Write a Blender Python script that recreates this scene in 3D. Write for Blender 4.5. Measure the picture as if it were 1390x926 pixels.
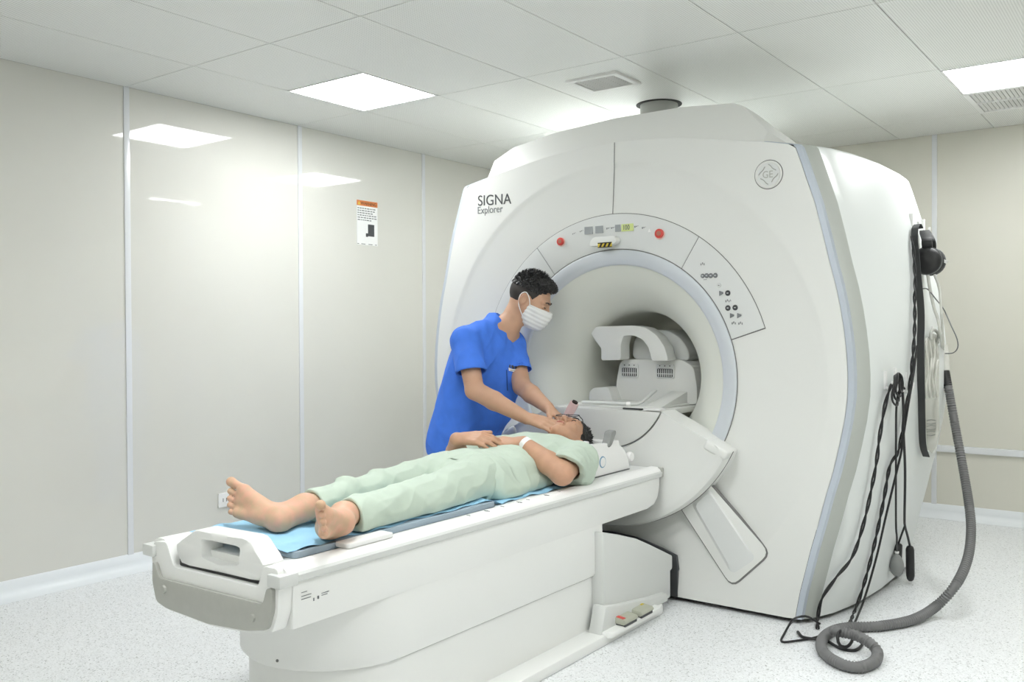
import bpy, bmesh, math, random
import numpy as np
from mathutils import Vector, Matrix

random.seed(7)
rng = np.random.default_rng(7)
for o in list(bpy.data.objects):
    bpy.data.objects.remove(o)
SCN = bpy.context.scene
COL = SCN.collection

# ------------------------------------------------------------------ camera
F_PX, YAW, PIT, ROLL = 1223.25, .6394, .0130, -.0046
CAM_H = 1.33                      # metres above the floor
U = 1.33 / 1.24                   # metres per measuring unit: the machine was measured with the lens 1.24 units up
fw = Vector((-math.sin(YAW)*math.cos(PIT), math.cos(YAW)*math.cos(PIT), -math.sin(PIT)))
r0 = Vector((math.cos(YAW), math.sin(YAW), 0)); u0 = r0.cross(fw)
rt = math.cos(ROLL)*r0 + math.sin(ROLL)*u0
up = -math.sin(ROLL)*r0 + math.cos(ROLL)*u0
cd = bpy.data.cameras.new('camera'); cam = bpy.data.objects.new('camera', cd); COL.objects.link(cam)
cd.sensor_width = 36; cd.lens = F_PX*36/1390; cd.clip_start = .05; cd.clip_end = 60
m = Matrix.Identity(4)
for i in range(3):
    m[i][0], m[i][1], m[i][2] = rt[i], up[i], -fw[i]
m[2][3] = CAM_H
cam.matrix_world = m
SCN.camera = cam

# ------------------------------------------------------------------ world, exposure
w = bpy.data.worlds.new('world'); SCN.world = w; w.use_nodes = True
w.node_tree.nodes['Background'].inputs[0].default_value = (.9, .95, 1, 1)
w.node_tree.nodes['Background'].inputs[1].default_value = .3
SCN.view_settings.view_transform = 'Standard'; SCN.view_settings.look = 'None'
SCN.view_settings.gamma = 1; SCN.view_settings.use_curve_mapping = False
SCN.view_settings.exposure = 0.0
LIGHT = 24.0                       # ceiling panel emission

# ------------------------------------------------------------------ pixel helpers (measuring units)
def ray(x, y): return fw + rt*((x-695)/F_PX) + up*((463-y)/F_PX)
CU = Vector((0, 0, 1.24))
def onz(x, y, z): d = ray(x, y); return CU + d*((z-1.24)/d.z)
def ony(x, y, Y): d = ray(x, y); return CU + d*(Y/d.y)
def onx(x, y, X): d = ray(x, y); return CU + d*(X/d.x)

# ------------------------------------------------------------------ materials
def lin(c): return c/12.92 if c <= .04045 else ((c+.055)/1.055)**2.4
def rgb(r, g, b): return (lin(r/255), lin(g/255), lin(b/255), 1)
def mat(name, col, rough=.5, metal=0, spec=.5, coat=0, coat_rough=.05, noise=0, nscale=40, bump=0, bscale=200, emit=0, alpha=1, sss=0, trans=0):
    mt = bpy.data.materials.new(name); mt.use_nodes = True
    nt = mt.node_tree; b = nt.nodes['Principled BSDF']
    c = rgb(*col)
    b.inputs['Base Color'].default_value = c
    b.inputs['Roughness'].default_value = rough; b.inputs['Metallic'].default_value = metal
    b.inputs['Specular IOR Level'].default_value = spec
    b.inputs['Coat Weight'].default_value = coat; b.inputs['Coat Roughness'].default_value = coat_rough
    b.inputs['Alpha'].default_value = alpha; b.inputs['Transmission Weight'].default_value = trans
    if sss:
        b.inputs['Subsurface Weight'].default_value = sss
        b.inputs['Subsurface Radius'].default_value = (.012, .005, .003); b.inputs['Subsurface Scale'].default_value = 1
    if emit:
        b.inputs['Emission Color'].default_value = c; b.inputs['Emission Strength'].default_value = emit
    tc = nt.nodes.new('ShaderNodeTexCoord')
    if noise:
        n = nt.nodes.new('ShaderNodeTexNoise'); n.inputs['Scale'].default_value = nscale; n.inputs['Detail'].default_value = 4
        nt.links.new(tc.outputs['Object'], n.inputs['Vector'])
        r = nt.nodes.new('ShaderNodeValToRGB')
        r.color_ramp.elements[0].position = .3; r.color_ramp.elements[1].position = .7
        r.color_ramp.elements[0].color = tuple(v*(1-noise) for v in c[:3]) + (1,)
        r.color_ramp.elements[1].color = tuple(min(1, v*(1+noise)) for v in c[:3]) + (1,)
        nt.links.new(n.outputs['Fac'], r.inputs['Fac']); nt.links.new(r.outputs['Color'], b.inputs['Base Color'])
    if bump:
        n = nt.nodes.new('ShaderNodeTexNoise'); n.inputs['Scale'].default_value = bscale; n.inputs['Detail'].default_value = 3
        nt.links.new(tc.outputs['Object'], n.inputs['Vector'])
        bp = nt.nodes.new('ShaderNodeBump'); bp.inputs['Strength'].default_value = bump; bp.inputs['Distance'].default_value = .002
        nt.links.new(n.outputs['Fac'], bp.inputs['Height']); nt.links.new(bp.outputs['Normal'], b.inputs['Normal'])
    return mt

M = {}
M['wall'] = mat('wall_laminate', (218, 217, 209), .34, spec=.12, coat=1.0, coat_rough=.035, noise=.012, nscale=2)
M['wall2'] = mat('wall_laminate_satin', (218, 216, 204), .4, spec=.4, coat=.5, coat_rough=.25, noise=.012, nscale=2)
M['joint'] = mat('joint_strip', (226, 228, 230), .25, spec=.6, coat=.5)
M['skirt'] = mat('skirting_vinyl', (234, 238, 240), .4)
M['cover'] = mat('scanner_white', (227, 228, 224), .38, spec=.4, coat=.15, coat_rough=.2)
M['cover2'] = mat('scanner_side_white', (224, 228, 226), .42, spec=.4)
M['liner'] = mat('bore_liner_white', (222, 224, 215), .5, spec=.35)
M['silver'] = mat('silver_blue_trim', (190, 198, 208), .35, metal=.25, spec=.5)
M['ring'] = mat('ring_grey_blue', (208, 213, 218), .42, metal=.1)
M['band'] = mat('grey_band', (176, 180, 174), .5)
M['panel'] = mat('panel_white', (219, 221, 219), .4)
M['gap'] = mat('dark_gap', (120, 120, 118), .8)
M['black'] = mat('black_rubber', (30, 30, 31), .5, bump=.2)
M['strap'] = mat('black_webbing', (62, 63, 63), .8, bump=.3, bscale=600)
M['grey'] = mat('grey_plastic', (176, 177, 170), .5, noise=.02)
M['dgrey'] = mat('dark_grey_plastic', (105, 107, 107), .5)
M['table'] = mat('table_white', (236, 237, 234), .36, spec=.45, coat=.1)
M['dock'] = mat('dock_grey_white', (214, 216, 213), .45)
M['mesh'] = mat('grille_grey', (150, 150, 142), .5)
M['blue'] = mat('blue_sheet', (158, 207, 235), .75, bump=.35, bscale=60)
M['matpad'] = mat('grey_blue_pad', (152, 168, 180), .6)
M['scrub'] = mat('blue_scrub_cotton', (66, 122, 228), .8, noise=.05, nscale=20, bump=.25, bscale=300)
M['navy'] = mat('scrub_seam', (40, 78, 150), .85)
M['gown'] = mat('pale_green_cotton', (190, 204, 189), .85, noise=.03, nscale=15, bump=.25, bscale=300)
M['skin'] = mat('skin_tech', (196, 156, 130), .5, spec=.35, noise=.05, nscale=18, sss=.12)
M['skin2'] = mat('skin_patient', (194, 152, 125), .5, spec=.35, noise=.07, nscale=22, sss=.12)
def sole_tint(mt):                 # bare feet are paler and pinker than the arms
    nt = mt.node_tree; b = nt.nodes['Principled BSDF']; tc = nt.nodes['Texture Coordinate']
    sx = nt.nodes.new('ShaderNodeSeparateXYZ'); nt.links.new(tc.outputs['Object'], sx.inputs[0])
    mr = nt.nodes.new('ShaderNodeMapRange'); mr.inputs['From Min'].default_value = -.62; mr.inputs['From Max'].default_value = -.80
    nt.links.new(sx.outputs['Y'], mr.inputs['Value'])
    n = nt.nodes.new('ShaderNodeTexNoise'); n.inputs['Scale'].default_value = 28; n.inputs['Detail'].default_value = 3
    nt.links.new(tc.outputs['Object'], n.inputs['Vector'])
    r = nt.nodes.new('ShaderNodeValToRGB'); r.color_ramp.elements[0].position = .38; r.color_ramp.elements[1].position = .66
    r.color_ramp.elements[0].color = rgb(200, 168, 138); r.color_ramp.elements[1].color = rgb(216, 168, 144)
    nt.links.new(n.outputs['Fac'], r.inputs['Fac'])
    mx = nt.nodes.new('ShaderNodeMix'); mx.data_type = 'RGBA'
    old = b.inputs['Base Color'].links[0].from_socket
    nt.links.new(mr.outputs['Result'], mx.inputs['Factor']); nt.links.new(old, mx.inputs['A']); nt.links.new(r.outputs['Color'], mx.inputs['B'])
    nt.links.new(mx.outputs['Result'], b.inputs['Base Color'])
sole_tint(M['skin2'])
M['hair'] = mat('black_hair', (24, 23, 23), .5, noise=.3, nscale=150)
M['stubble'] = mat('hair_fade', (50, 45, 42), .7, noise=.2, nscale=300)
M['brow'] = mat('eyebrow', (45, 36, 32), .7)
M['lip'] = mat('lip', (176, 112, 96), .45)
M['eyew'] = mat('eye_white', (225, 222, 216), .3)
M['mask'] = mat('mask_cloth', (231, 232, 230), .8, bump=.2, bscale=500)
M['white'] = mat('plain_white', (240, 240, 238), .45)
M['red'] = mat('red_button', (206, 70, 62), .4)
M['salmon'] = mat('pale_red_collar', (236, 196, 186), .5)
M['yellow'] = mat('yellow_label', (214, 190, 60), .5)
M['lime'] = mat('lime_display', (212, 224, 150), .4)
M['lcd'] = mat('grey_display', (160, 164, 166), .3)
M['ink'] = mat('dark_ink', (70, 72, 74), .6)
M['midink'] = mat('mid_ink', (118, 121, 123), .6)
M['orange'] = mat('warning_orange', (214, 126, 66), .6)
M['blueink'] = mat('blue_ink', (106, 152, 180), .6)
M['pipe'] = mat('grey_painted_pipe', (176, 178, 174), .4)
M['hose'] = mat('grey_corrugated', (112, 112, 112), .5)
M['clear'] = mat('clear_tubing', (222, 222, 214), .2, alpha=.75)
M['bag'] = mat('clear_bag', (226, 226, 216), .15, alpha=.5)
M['pink'] = mat('pink_tube', (240, 208, 206), .4, alpha=.85)
M['pedal'] = mat('pedal_grey_green', (176, 178, 162), .55)
M['bulb'] = mat('grey_rubber_bulb', (140, 142, 140), .6)
M['tiledark'] = mat('duct_dark', (46, 47, 46), .8)
M['diff'] = mat('light_diffuser', (252, 254, 255), .5, emit=LIGHT)
M['lens'] = mat('glasses_lens', (230, 235, 235), .05, alpha=.12)

def floor_mat():
    mt = mat('speckled_vinyl', (232, 233, 231), .36, spec=.45)
    nt = mt.node_tree; b = nt.nodes['Principled BSDF']
    tc = nt.nodes['Texture Coordinate']
    v = nt.nodes.new('ShaderNodeTexVoronoi'); v.inputs['Scale'].default_value = 210
    nt.links.new(tc.outputs['Object'], v.inputs['Vector'])
    sep = nt.nodes.new('ShaderNodeSeparateColor'); nt.links.new(v.outputs['Color'], sep.inputs[0])
    r = nt.nodes.new('ShaderNodeValToRGB'); cr = r.color_ramp; cr.interpolation = 'CONSTANT'
    cr.elements[0].position = 0; cr.elements[0].color = rgb(172, 174, 173)
    cr.elements[1].position = .035; cr.elements[1].color = rgb(216, 218, 218)
    e = cr.elements.new(.22); e.color = rgb(231, 233, 234)
    e = cr.elements.new(.6); e.color = rgb(238, 240, 241)
    nt.links.new(sep.outputs[0], r.inputs['Fac'])
    nt.links.new(r.outputs['Color'], b.inputs['Base Color'])
    return mt
M['floor'] = floor_mat()

def tile_mat():
    mt = mat('perforated_metal', (206, 207, 200), .42, spec=.4)
    nt = mt.node_tree; b = nt.nodes['Principled BSDF']; tc = nt.nodes['Texture Coordinate']
    # round holes on a regular 11 mm raster
    sc = nt.nodes.new('ShaderNodeVectorMath'); sc.operation = 'MULTIPLY'; sc.inputs[1].default_value = (90, 90, 0)
    nt.links.new(tc.outputs['Object'], sc.inputs[0])
    fr = nt.nodes.new('ShaderNodeVectorMath'); fr.operation = 'FRACTION'; nt.links.new(sc.outputs[0], fr.inputs[0])
    sb = nt.nodes.new('ShaderNodeVectorMath'); sb.operation = 'SUBTRACT'; sb.inputs[1].default_value = (.5, .5, 0)
    nt.links.new(fr.outputs[0], sb.inputs[0])
    ln = nt.nodes.new('ShaderNodeVectorMath'); ln.operation = 'LENGTH'; nt.links.new(sb.outputs[0], ln.inputs[0])
    lt = nt.nodes.new('ShaderNodeMath'); lt.operation = 'LESS_THAN'; lt.inputs[1].default_value = .24
    nt.links.new(ln.outputs['Value'], lt.inputs[0])
    mx = nt.nodes.new('ShaderNodeMix'); mx.data_type = 'RGBA'
    mx.inputs['A'].default_value = rgb(240, 241, 237); mx.inputs['B'].default_value = rgb(196, 197, 193)
    nt.links.new(lt.outputs[0], mx.inputs['Factor']); nt.links.new(mx.outputs['Result'], b.inputs['Base Color'])
    return mt
M['tile'] = tile_mat()

# ------------------------------------------------------------------ mesh helpers
class MB:
    def __init__(s): s.v = []; s.f = []
    def add(s, vs, fs):
        k = len(s.v); s.v += [tuple(v) for v in vs]; s.f += [tuple(i+k for i in f) for f in fs]; return s
    def box(s, x0, x1, y0, y1, z0, z1):
        return s.add([(x, y, z) for x in (x0, x1) for y in (y0, y1) for z in (z0, z1)],
                     [(0, 1, 3, 2), (4, 6, 7, 5), (0, 4, 5, 1), (2, 3, 7, 6), (0, 2, 6, 4), (1, 5, 7, 3)])
    def obox(s, c, ax, ay, az):           # oriented box from centre and half-axis vectors
        c = Vector(c); ax, ay, az = Vector(ax), Vector(ay), Vector(az)
        return s.add([c+ax*i+ay*j+az*k for i in (-1, 1) for j in (-1, 1) for k in (-1, 1)],
                     [(0, 1, 3, 2), (4, 6, 7, 5), (0, 4, 5, 1), (2, 3, 7, 6), (0, 2, 6, 4), (1, 5, 7, 3)])
    def prism(s, pts, d0, d1, fn):        # fn(a, b, d) -> xyz
        n = len(pts)
        vs = [fn(a, b, d0) for a, b in pts] + [fn(a, b, d1) for a, b in pts]
        fs = [tuple(range(n-1, -1, -1)), tuple(range(n, 2*n))] + [(i, (i+1) % n, n+(i+1) % n, n+i) for i in range(n)]
        return s.add(vs, fs)
    def xz(s, pts, y0, y1): return s.prism(pts, y0, y1, lambda a, b, d: (a, d, b))
    def yz(s, pts, x0, x1): return s.prism(pts, x0, x1, lambda a, b, d: (d, a, b))
    def xy(s, pts, z0, z1): return s.prism(pts, z0, z1, lambda a, b, d: (a, b, d))
    def loft(s, loops, closed=True, cap=False):
        n = len(loops[0]); vs = [p for l in loops for p in l]; fs = []
        for j in range(len(loops)-1):
            for i in range(n if closed else n-1):
                a, b = j*n+i, j*n+(i+1) % n
                fs.append((a, b, b+n, a+n))
        if cap: fs += [tuple(range(n-1, -1, -1)), tuple(range((len(loops)-1)*n, len(loops)*n))]
        return s.add(vs, fs)
    def lathe(s, prof, c, axis='z', n=32, cap=True):
        c = Vector(c); loops = []
        for r, h in prof:
            lp = []
            for i in range(n):
                a = 2*math.pi*i/n; p, q = r*math.cos(a), r*math.sin(a)
                lp.append(c + (Vector((p, q, h)) if axis == 'z' else Vector((p, h, q)) if axis == 'y' else Vector((h, p, q))))
            loops.append(lp)
        return s.loft(loops, True, cap)
    def tube(s, pts, r, n=8, rib=None):
        pts = [Vector(p) for p in pts]
        t0 = (pts[1]-pts[0]).normalized()
        nrm = t0.orthogonal().normalized(); loops = []
        for i, p in enumerate(pts):
            t = (pts[min(i+1, len(pts)-1)] - pts[max(i-1, 0)]).normalized()
            nrm = (nrm - t*nrm.dot(t)).normalized(); bn = t.cross(nrm)
            rr = r(i) if callable(r) else r
            loops.append([p + (nrm*math.cos(2*math.pi*k/n) + bn*math.sin(2*math.pi*k/n))*rr for k in range(n)])
        return s.loft(loops, True, True)
    def ribbon(s, pts, width_dir, wd, th):
        pts = [Vector(p) for p in pts]; wv = Vector(width_dir).normalized()*wd/2; loops = []
        for i, p in enumerate(pts):
            t = (pts[min(i+1, len(pts)-1)] - pts[max(i-1, 0)]).normalized(); nn = t.cross(wv).normalized()*th/2
            loops.append([p+wv+nn, p-wv+nn, p-wv-nn, p+wv-nn])
        return s.loft(loops, True, True)

def spline(pts, step=.02):
    P = [Vector(p) for p in pts]; P = [P[0]*2-P[1]] + P + [P[-1]*2-P[-2]]; out = []
    for i in range(1, len(P)-2):
        n = max(2, int((P[i+1]-P[i]).length/step))
        for k in range(n):
            t = k/n; a, b, c, d = P[i-1], P[i], P[i+1], P[i+2]
            out.append(.5*((2*b)+(c-a)*t+(2*a-5*b+4*c-d)*t*t+(-a+3*b-3*c+d)*t**3))
    out.append(P[-2]); return out

def rrect(x0, x1, y0, y1, r, n=5):
    o = []
    for cx, cy, a0 in ((x1-r, y1-r, 0), (x0+r, y1-r, 90), (x0+r, y0+r, 180), (x1-r, y0+r, 270)):
        for k in range(n+1):
            a = math.radians(a0+90*k/n); o.append((cx+r*math.cos(a), cy+r*math.sin(a)))
    return o

def round_poly(pts, r, n=4):
    o = []; k = len(pts)
    for i in range(k):
        a, b, c = Vector(pts[i-1]), Vector(pts[i]), Vector(pts[(i+1) % k])
        d1, d2 = (a-b), (c-b); rr = min(r, d1.length*.45, d2.length*.45)
        p, q = b+d1.normalized()*rr, b+d2.normalized()*rr
        for j in range(n+1):
            t = j/n; o.append(tuple((1-t)**2*p + 2*t*(1-t)*b + t*t*q))
    return o

SCALE = [1.0]
def world_loc(o):
    v = Vector((0, 0, 0))
    while o: v += Vector(o.location); o = o.parent
    return v

def setp(o, label=None, cat=None, group=None, kind=None):
    for k, v in (('label', label), ('category', cat), ('group', group), ('kind', kind)):
        if v: o[k] = v
    return o

def finish(name, me, mats, parent, loc, smooth):
    for mm in (mats if isinstance(mats, (list, tuple)) else [mats]):
        me.materials.append(M[mm])
    o = bpy.data.objects.new(name, me); COL.objects.link(o)
    if parent: o.parent = parent
    else: o.location = loc
    if smooth is not None:
        me.polygons.foreach_set('use_smooth', [True]*len(me.polygons))
        if smooth < 179: me.set_sharp_from_angle(angle=math.radians(smooth))
    return o

def build(name, mb, mt, parent=None, bevel=0, seg=2, smooth=35, loc=None):
    sc = SCALE[0]
    vs = [Vector(v)*sc for v in mb.v]
    if parent: org = world_loc(parent); base = Vector((0, 0, 0))
    else:
        if loc is None:
            xs = [v.x for v in vs]; ys = [v.y for v in vs]
            base = Vector(((min(xs)+max(xs))/2, (min(ys)+max(ys))/2, min(v.z for v in vs)))
        else: base = Vector(loc)*sc
        org = base
    bm = bmesh.new()
    bv = [bm.verts.new(v-org) for v in vs]
    for f in mb.f:
        try: bm.faces.new([bv[i] for i in f])
        except ValueError: pass
    bmesh.ops.recalc_face_normals(bm, faces=bm.faces)
    if bevel:
        ed = [e for e in bm.edges if len(e.link_faces) == 2 and e.calc_face_angle(0) > math.radians(28)]
        bmesh.ops.bevel(bm, geom=ed, offset=bevel*sc, segments=seg, profile=.6, affect='EDGES', clamp_overlap=True)
    me = bpy.data.meshes.new(name); bm.to_mesh(me); bm.free()
    return finish(name, me, mt, parent, base, smooth)

def empty(name, loc, label=None, cat=None, group=None, kind=None):
    o = bpy.data.objects.new(name, None); COL.objects.link(o); o.location = Vector(loc)*SCALE[0]
    o.empty_display_size = .1
    return setp(o, label, cat, group, kind)

def text(name, s, size, org, xd, yd, mt, parent, th=.0006, align='LEFT', sx=1):
    cu = bpy.data.curves.new(name, 'FONT'); cu.body = s; cu.size = size; cu.extrude = th; cu.align_x = align
    to = bpy.data.objects.new('tmp', cu); COL.objects.link(to)
    bpy.context.view_layer.update()
    me = bpy.data.meshes.new_from_object(to.evaluated_get(bpy.context.evaluated_depsgraph_get()))
    bpy.data.objects.remove(to)
    X, Y = Vector(xd).normalized(), Vector(yd).normalized(); Z = X.cross(Y)
    po = world_loc(parent)
    for v in me.vertices:
        p = Vector(org) + X*v.co.x*sx + Y*v.co.y + Z*v.co.z
        v.co = p*SCALE[0] - po
    return finish(name, me, mt, parent, None, None)

# ================================================================== ROOM (metres)
XL, HC, YB, XR, YF = -4.677, 2.676, 6.837, 1.65, -1.35
fl = setp(build('floor', MB().box(XL-.1, XR+.1, YF-.1, YB+.1, -.1, 0), 'floor', smooth=None), 'pale grey speckled vinyl sheet floor', kind='structure')

# ceiling: a slab with metal tiles as pieces, cut around lights and vents
ce = setp(build('ceiling', MB().box(XL-.1, XR+.1, YF-.1, YB+.1, HC+.014, HC+.1), 'tiledark', smooth=None), 'ceiling of perforated pale metal tiles', kind='structure')
TX0, TW, TY0, TH = -4.04, .603, 2.73, 1.195
LIGHTS = [(0, .5, 'square ceiling light panel above the patient table by the left wall'),
          (1, 2.03, 'square ceiling light panel hidden behind the scanner top'),
          (5, 2.03, 'square ceiling light panel next to the long grille at right'),
          (3, -1.0, 'unseen square ceiling light panel added to brighten the near side of the room'),  # from here on: panels out of view, added for their light
          (6, -1.0, 'unseen square ceiling light panel added at right to brighten the room'),
          (7, .5, 'unseen square ceiling light panel added to brighten the right-hand side of the room'),
          (3, -2.5, 'unseen square ceiling light panel added to brighten the near end of the room')]
holes = []
for i, j, lab in LIGHTS:
    x0 = TX0+i*TW; y0 = TY0+j*TH
    holes.append((x0, x0+TW, y0, y0+.59))
VENT = (-2.69, -2.375, 4.11, 4.39)
GRILL = (TX0+5*TW, TX0+6*TW, 5.75, 6.33)
PIPE = (-2.525, 4.885, .112)
holes += [VENT, GRILL]
def rect_minus(rects, h):
    out = []
    for (a, b, c, d) in rects:
        if h[0] >= b-1e-4 or h[1] <= a+1e-4 or h[2] >= d-1e-4 or h[3] <= c+1e-4: out.append((a, b, c, d)); continue
        x0, x1 = max(a, h[0]), min(b, h[1])
        if x0 > a: out.append((a, x0, c, d))
        if x1 < b: out.append((x1, b, c, d))
        if h[2] > c: out.append((x0, x1, c, h[2]))
        if h[3] < d: out.append((x0, x1, h[3], d))
    return out
xs = [XL] + [TX0+k*TW for k in range(0, 10) if TX0+k*TW < XR] + [XR]
ys = [YF] + [TY0+k*TH for k in range(-4, 6) if YF < TY0+k*TH < YB] + [YB]
g = .0022
for a in range(len(xs)-1):
    for b in range(len(ys)-1):
        rs = [(xs[a]+g, xs[a+1]-g, ys[b]+g, ys[b+1]-g)]
        for h in holes: rs = rect_minus(rs, h)
        mb = MB()
        for r in rs:
            if r[1]-r[0] > .012 and r[3]-r[2] > .012: mb.box(r[0], r[1], r[2], r[3], HC, HC+.012)
        if mb.v: build('ceiling_tile', mb, 'tile', ce, smooth=None)

def wall(name, label, axis, at, a0, a1, joints, sgn):
    # axis 'x': the wall stands at x = at and runs along y
    root = MB()
    t = .1
    if axis == 'x': root.box(min(at, at-sgn*t)-0, max(at, at-sgn*t), a0, a1, 0, HC+.05)
    else: root.box(a0, a1, min(at, at-sgn*t), max(at, at-sgn*t), 0, HC+.05)
    for k, v in enumerate(root.v):
        if axis == 'x' and abs(v[0]-at) < 1e-6: root.v[k] = (at-sgn*.004, v[1], v[2])
        if axis == 'y' and abs(v[1]-at) < 1e-6: root.v[k] = (v[0], at-sgn*.004, v[2])
    o = setp(build(name, root, 'gap', smooth=None), label, kind='structure')
    ed = [a0] + joints + [a1]
    for i in range(len(ed)-1):
        p, q = ed[i]+.003, ed[i+1]-.003; mb = MB()
        if axis == 'x': mb.box(min(at, at-sgn*.005), max(at, at-sgn*.005), p, q, .09, HC)
        else: mb.box(p, q, min(at, at-sgn*.005), max(at, at-sgn*.005), .09, HC)
        build('wall_panel', mb, 'wall' if name == 'wall_left' else 'wall2', o, smooth=None)
    for j in joints:
        mb = MB(); d = .006*sgn; wv = .017
        if axis == 'x': mb.box(min(at-sgn*.002, at+d), max(at-sgn*.002, at+d), j-wv, j+wv, .09, HC)
        else: mb.box(j-wv, j+wv, min(at-sgn*.002, at+d), max(at-sgn*.002, at+d), .09, HC)
        build('joint_strip', mb, 'joint', o, bevel=.002, smooth=30)
    return o
wl = wall('wall_left', 'glossy cream panelled wall at left', 'x', XL, YF, YB, [.333, 1.533, 2.7337, 3.9504, 5.1579, 6.37], 1)
wb = wall('wall_back', 'glossy cream panelled wall behind the scanner', 'y', YB, XL, XR, [-3.81, -2.6, -1.394, -.18, 1.03], -1)
wall('wall_right', 'cream panelled wall at the right', 'x', XR, YF, YB, [.333, 1.533, 2.73, 3.95, 5.15], -1)
wall('wall_front', 'cream panelled wall behind the camera', 'y', YF, XL, XR, [-3.81, -2.6, -1.39, -.18, 1.03], 1)
def skirt(name, axis, at, a0, a1, sgn):
    pr = [(0, 0), (.075, 0), (.075, .002), (.035, .01), (.014, .028), (.007, .05), (.006, .09), (0, .094)]
    mb = MB()
    if axis == 'x': mb.prism([(at+sgn*p, z) for p, z in pr], a0, a1, lambda a, b, d: (a, d, b))
    else: mb.prism([(at+sgn*p, z) for p, z in pr], a0, a1, lambda a, b, d: (d, a, b))
    setp(build(name, mb, 'skirt', smooth=60), 'coved white vinyl skirting', kind='structure')
skirt('baseboard_left', 'x', XL, YF, YB, 1); skirt('baseboard_back', 'y', YB, XL, XR, -1)
skirt('baseboard_right', 'x', XR, YF, YB, -1); skirt('baseboard_front', 'y', YF, XL, XR, 1)
setp(build('trim_1', MB().box(XL+.01, XR, YB-.02, YB, .462, .508), 'joint', bevel=.004), 'pale horizontal wall rail behind the scanner', kind='structure')

for k, (i, j, lab) in enumerate(LIGHTS):
    x0 = TX0+i*TW; y0 = TY0+j*TH; x1, y1 = x0+TW, y0+.59
    e = empty('ceiling_light', ((x0+x1)/2, (y0+y1)/2, HC), lab, 'ceiling light', 'square ceiling light panels')
    fr = MB(); b = .012
    fr.box(x0+.002, x1-.002, y0+.002, y0+b, HC-.003, HC+.012); fr.box(x0+.002, x1-.002, y1-b, y1-.002, HC-.003, HC+.012)
    fr.box(x0+.002, x0+b, y0+b, y1-b, HC-.003, HC+.012); fr.box(x1-b, x1-.002, y0+b, y1-b, HC-.003, HC+.012)
    build('light_frame', fr, 'white', e, smooth=None)
    build('diffuser', MB().box(x0+b, x1-b, y0+b, y1-b, HC+.001, HC+.010), 'diff', e, smooth=None)

# square air vent
x0, x1, y0, y1 = VENT
e = empty('ceiling_vent', ((x0+x1)/2, (y0+y1)/2, HC), 'small square white louvred air vent in the ceiling beside the pipe', 'air vent')
build('duct', MB().box(x0+.01, x1-.01, y0+.01, y1-.01, HC+.010, HC+.013), 'tiledark', e, smooth=None)
fr = MB(); b = .034
for q in ((x0, x1, y0, y0+b), (x0, x1, y1-b, y1), (x0, x0+b, y0+b, y1-b), (x1-b, x1, y0+b, y1-b)): fr.box(*q, HC-.012, HC+.004)
build('vent_frame', fr, 'white', e, bevel=.004)
for k in range(9):
    yy = y0+b+(y1-y0-2*b)*(k+.5)/9
    build('slat', MB().obox(((x0+x1)/2, yy, HC-.002), ((x1-x0)/2-b, 0, 0), (0, .0032, -.006), (0, .0012, .0006)), 'white', e, smooth=None)
for k in range(5):
    xx = x0+b+(x1-x0-2*b)*(k+.5)/5
    build('cross_bar', MB().box(xx-.002, xx+.002, y0+b, y1-b, HC-.004, HC+.006), 'grey', e, smooth=None)
# long grille beside the right-hand light
x0, x1, y0, y1 = GRILL
e = empty('ceiling_grille', ((x0+x1)/2, (y0+y1)/2, HC), 'ribbed return-air grille in the ceiling beside the right-hand light', 'air vent')
build('duct', MB().box(x0+.01, x1-.01, y0+.01, y1-.01, HC+.010, HC+.013), 'mesh', e, smooth=None)
fr = MB(); b = .03
for q in ((x0, x1, y0, y0+b), (x0, x1, y1-b, y1), (x0, x0+b, y0+b, y1-b), (x1-b, x1, y0+b, y1-b), (x0+b, x1-b, (y0+y1)/2-.008, (y0+y1)/2+.008)): fr.box(*q, HC-.004, HC+.008)
build('vent_frame', fr, 'white', e, bevel=.002)
for k in range(24):
    xx = x0+b+(x1-x0-2*b)*(k+.5)/24
    build('slat', MB().obox((xx, (y0+y1)/2, HC+.003), (.007, 0, .004), (0, (y1-y0)/2-b, 0), (-.0006, 0, .001)), 'white', e, smooth=None)

# quench pipe
px, py, pr = PIPE
e = empty('vent_pipe', (px, py, 2.1), 'grey vertical pipe running from the scanner top into the ceiling', 'pipe')
build('pipe', MB().lathe([(pr-.004, 2.16), (pr, 2.16), (pr, HC+.012), (pr-.004, HC+.012)], (px, py, 0), n=40), 'pipe', e, smooth=40)
build('ceiling_opening', MB().lathe([(pr+.001, HC-.004), (pr+.024, HC-.004), (pr+.024, HC-.0005), (pr+.001, HC-.0005)], (px, py, 0), n=40), 'tiledark', e, smooth=40)

# socket and warning poster on the left wall
e = empty('wall_socket', (XL, 3.341, .255), 'small white wall socket low on the left wall behind the feet', 'socket')
build('plate', MB().box(XL, XL+.012, 3.298, 3.384, .258, .344), 'white', e, bevel=.003)
for dy in (-.012, .012): build('pin_hole', MB().box(XL+.0115, XL+.0128, 3.341+dy-.002, 3.341+dy+.002, .29, .312), 'ink', e, smooth=None)
e = empty('warning_poster', (XL, 4.56, 1.94), 'white warning notice with orange header on the left wall', 'poster')
PX = XL+.001; py0, py1, pz0, pz1 = 4.458, 4.662, 1.935, 2.25
build('sheet', MB().box(PX, PX+.002, py0, py1, pz0, pz1), 'white', e, smooth=None)
build('header', MB().box(PX+.002, PX+.0026, py0, py1, 2.212, 2.25), 'orange', e, smooth=None)
build('triangle_mark', MB().prism([(4.468, 2.219), (4.492, 2.219), (4.480, 2.243)], PX+.0026, PX+.003, lambda a, b, d: (d, a, b)), 'yellow', e, smooth=None)
text('header_text', 'WARNING', .031, (PX+.0026, 4.496, 2.2205), (0, 1, 0), (0, 0, 1), 'brow', e, sx=1.02)
random.seed(3)
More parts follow.
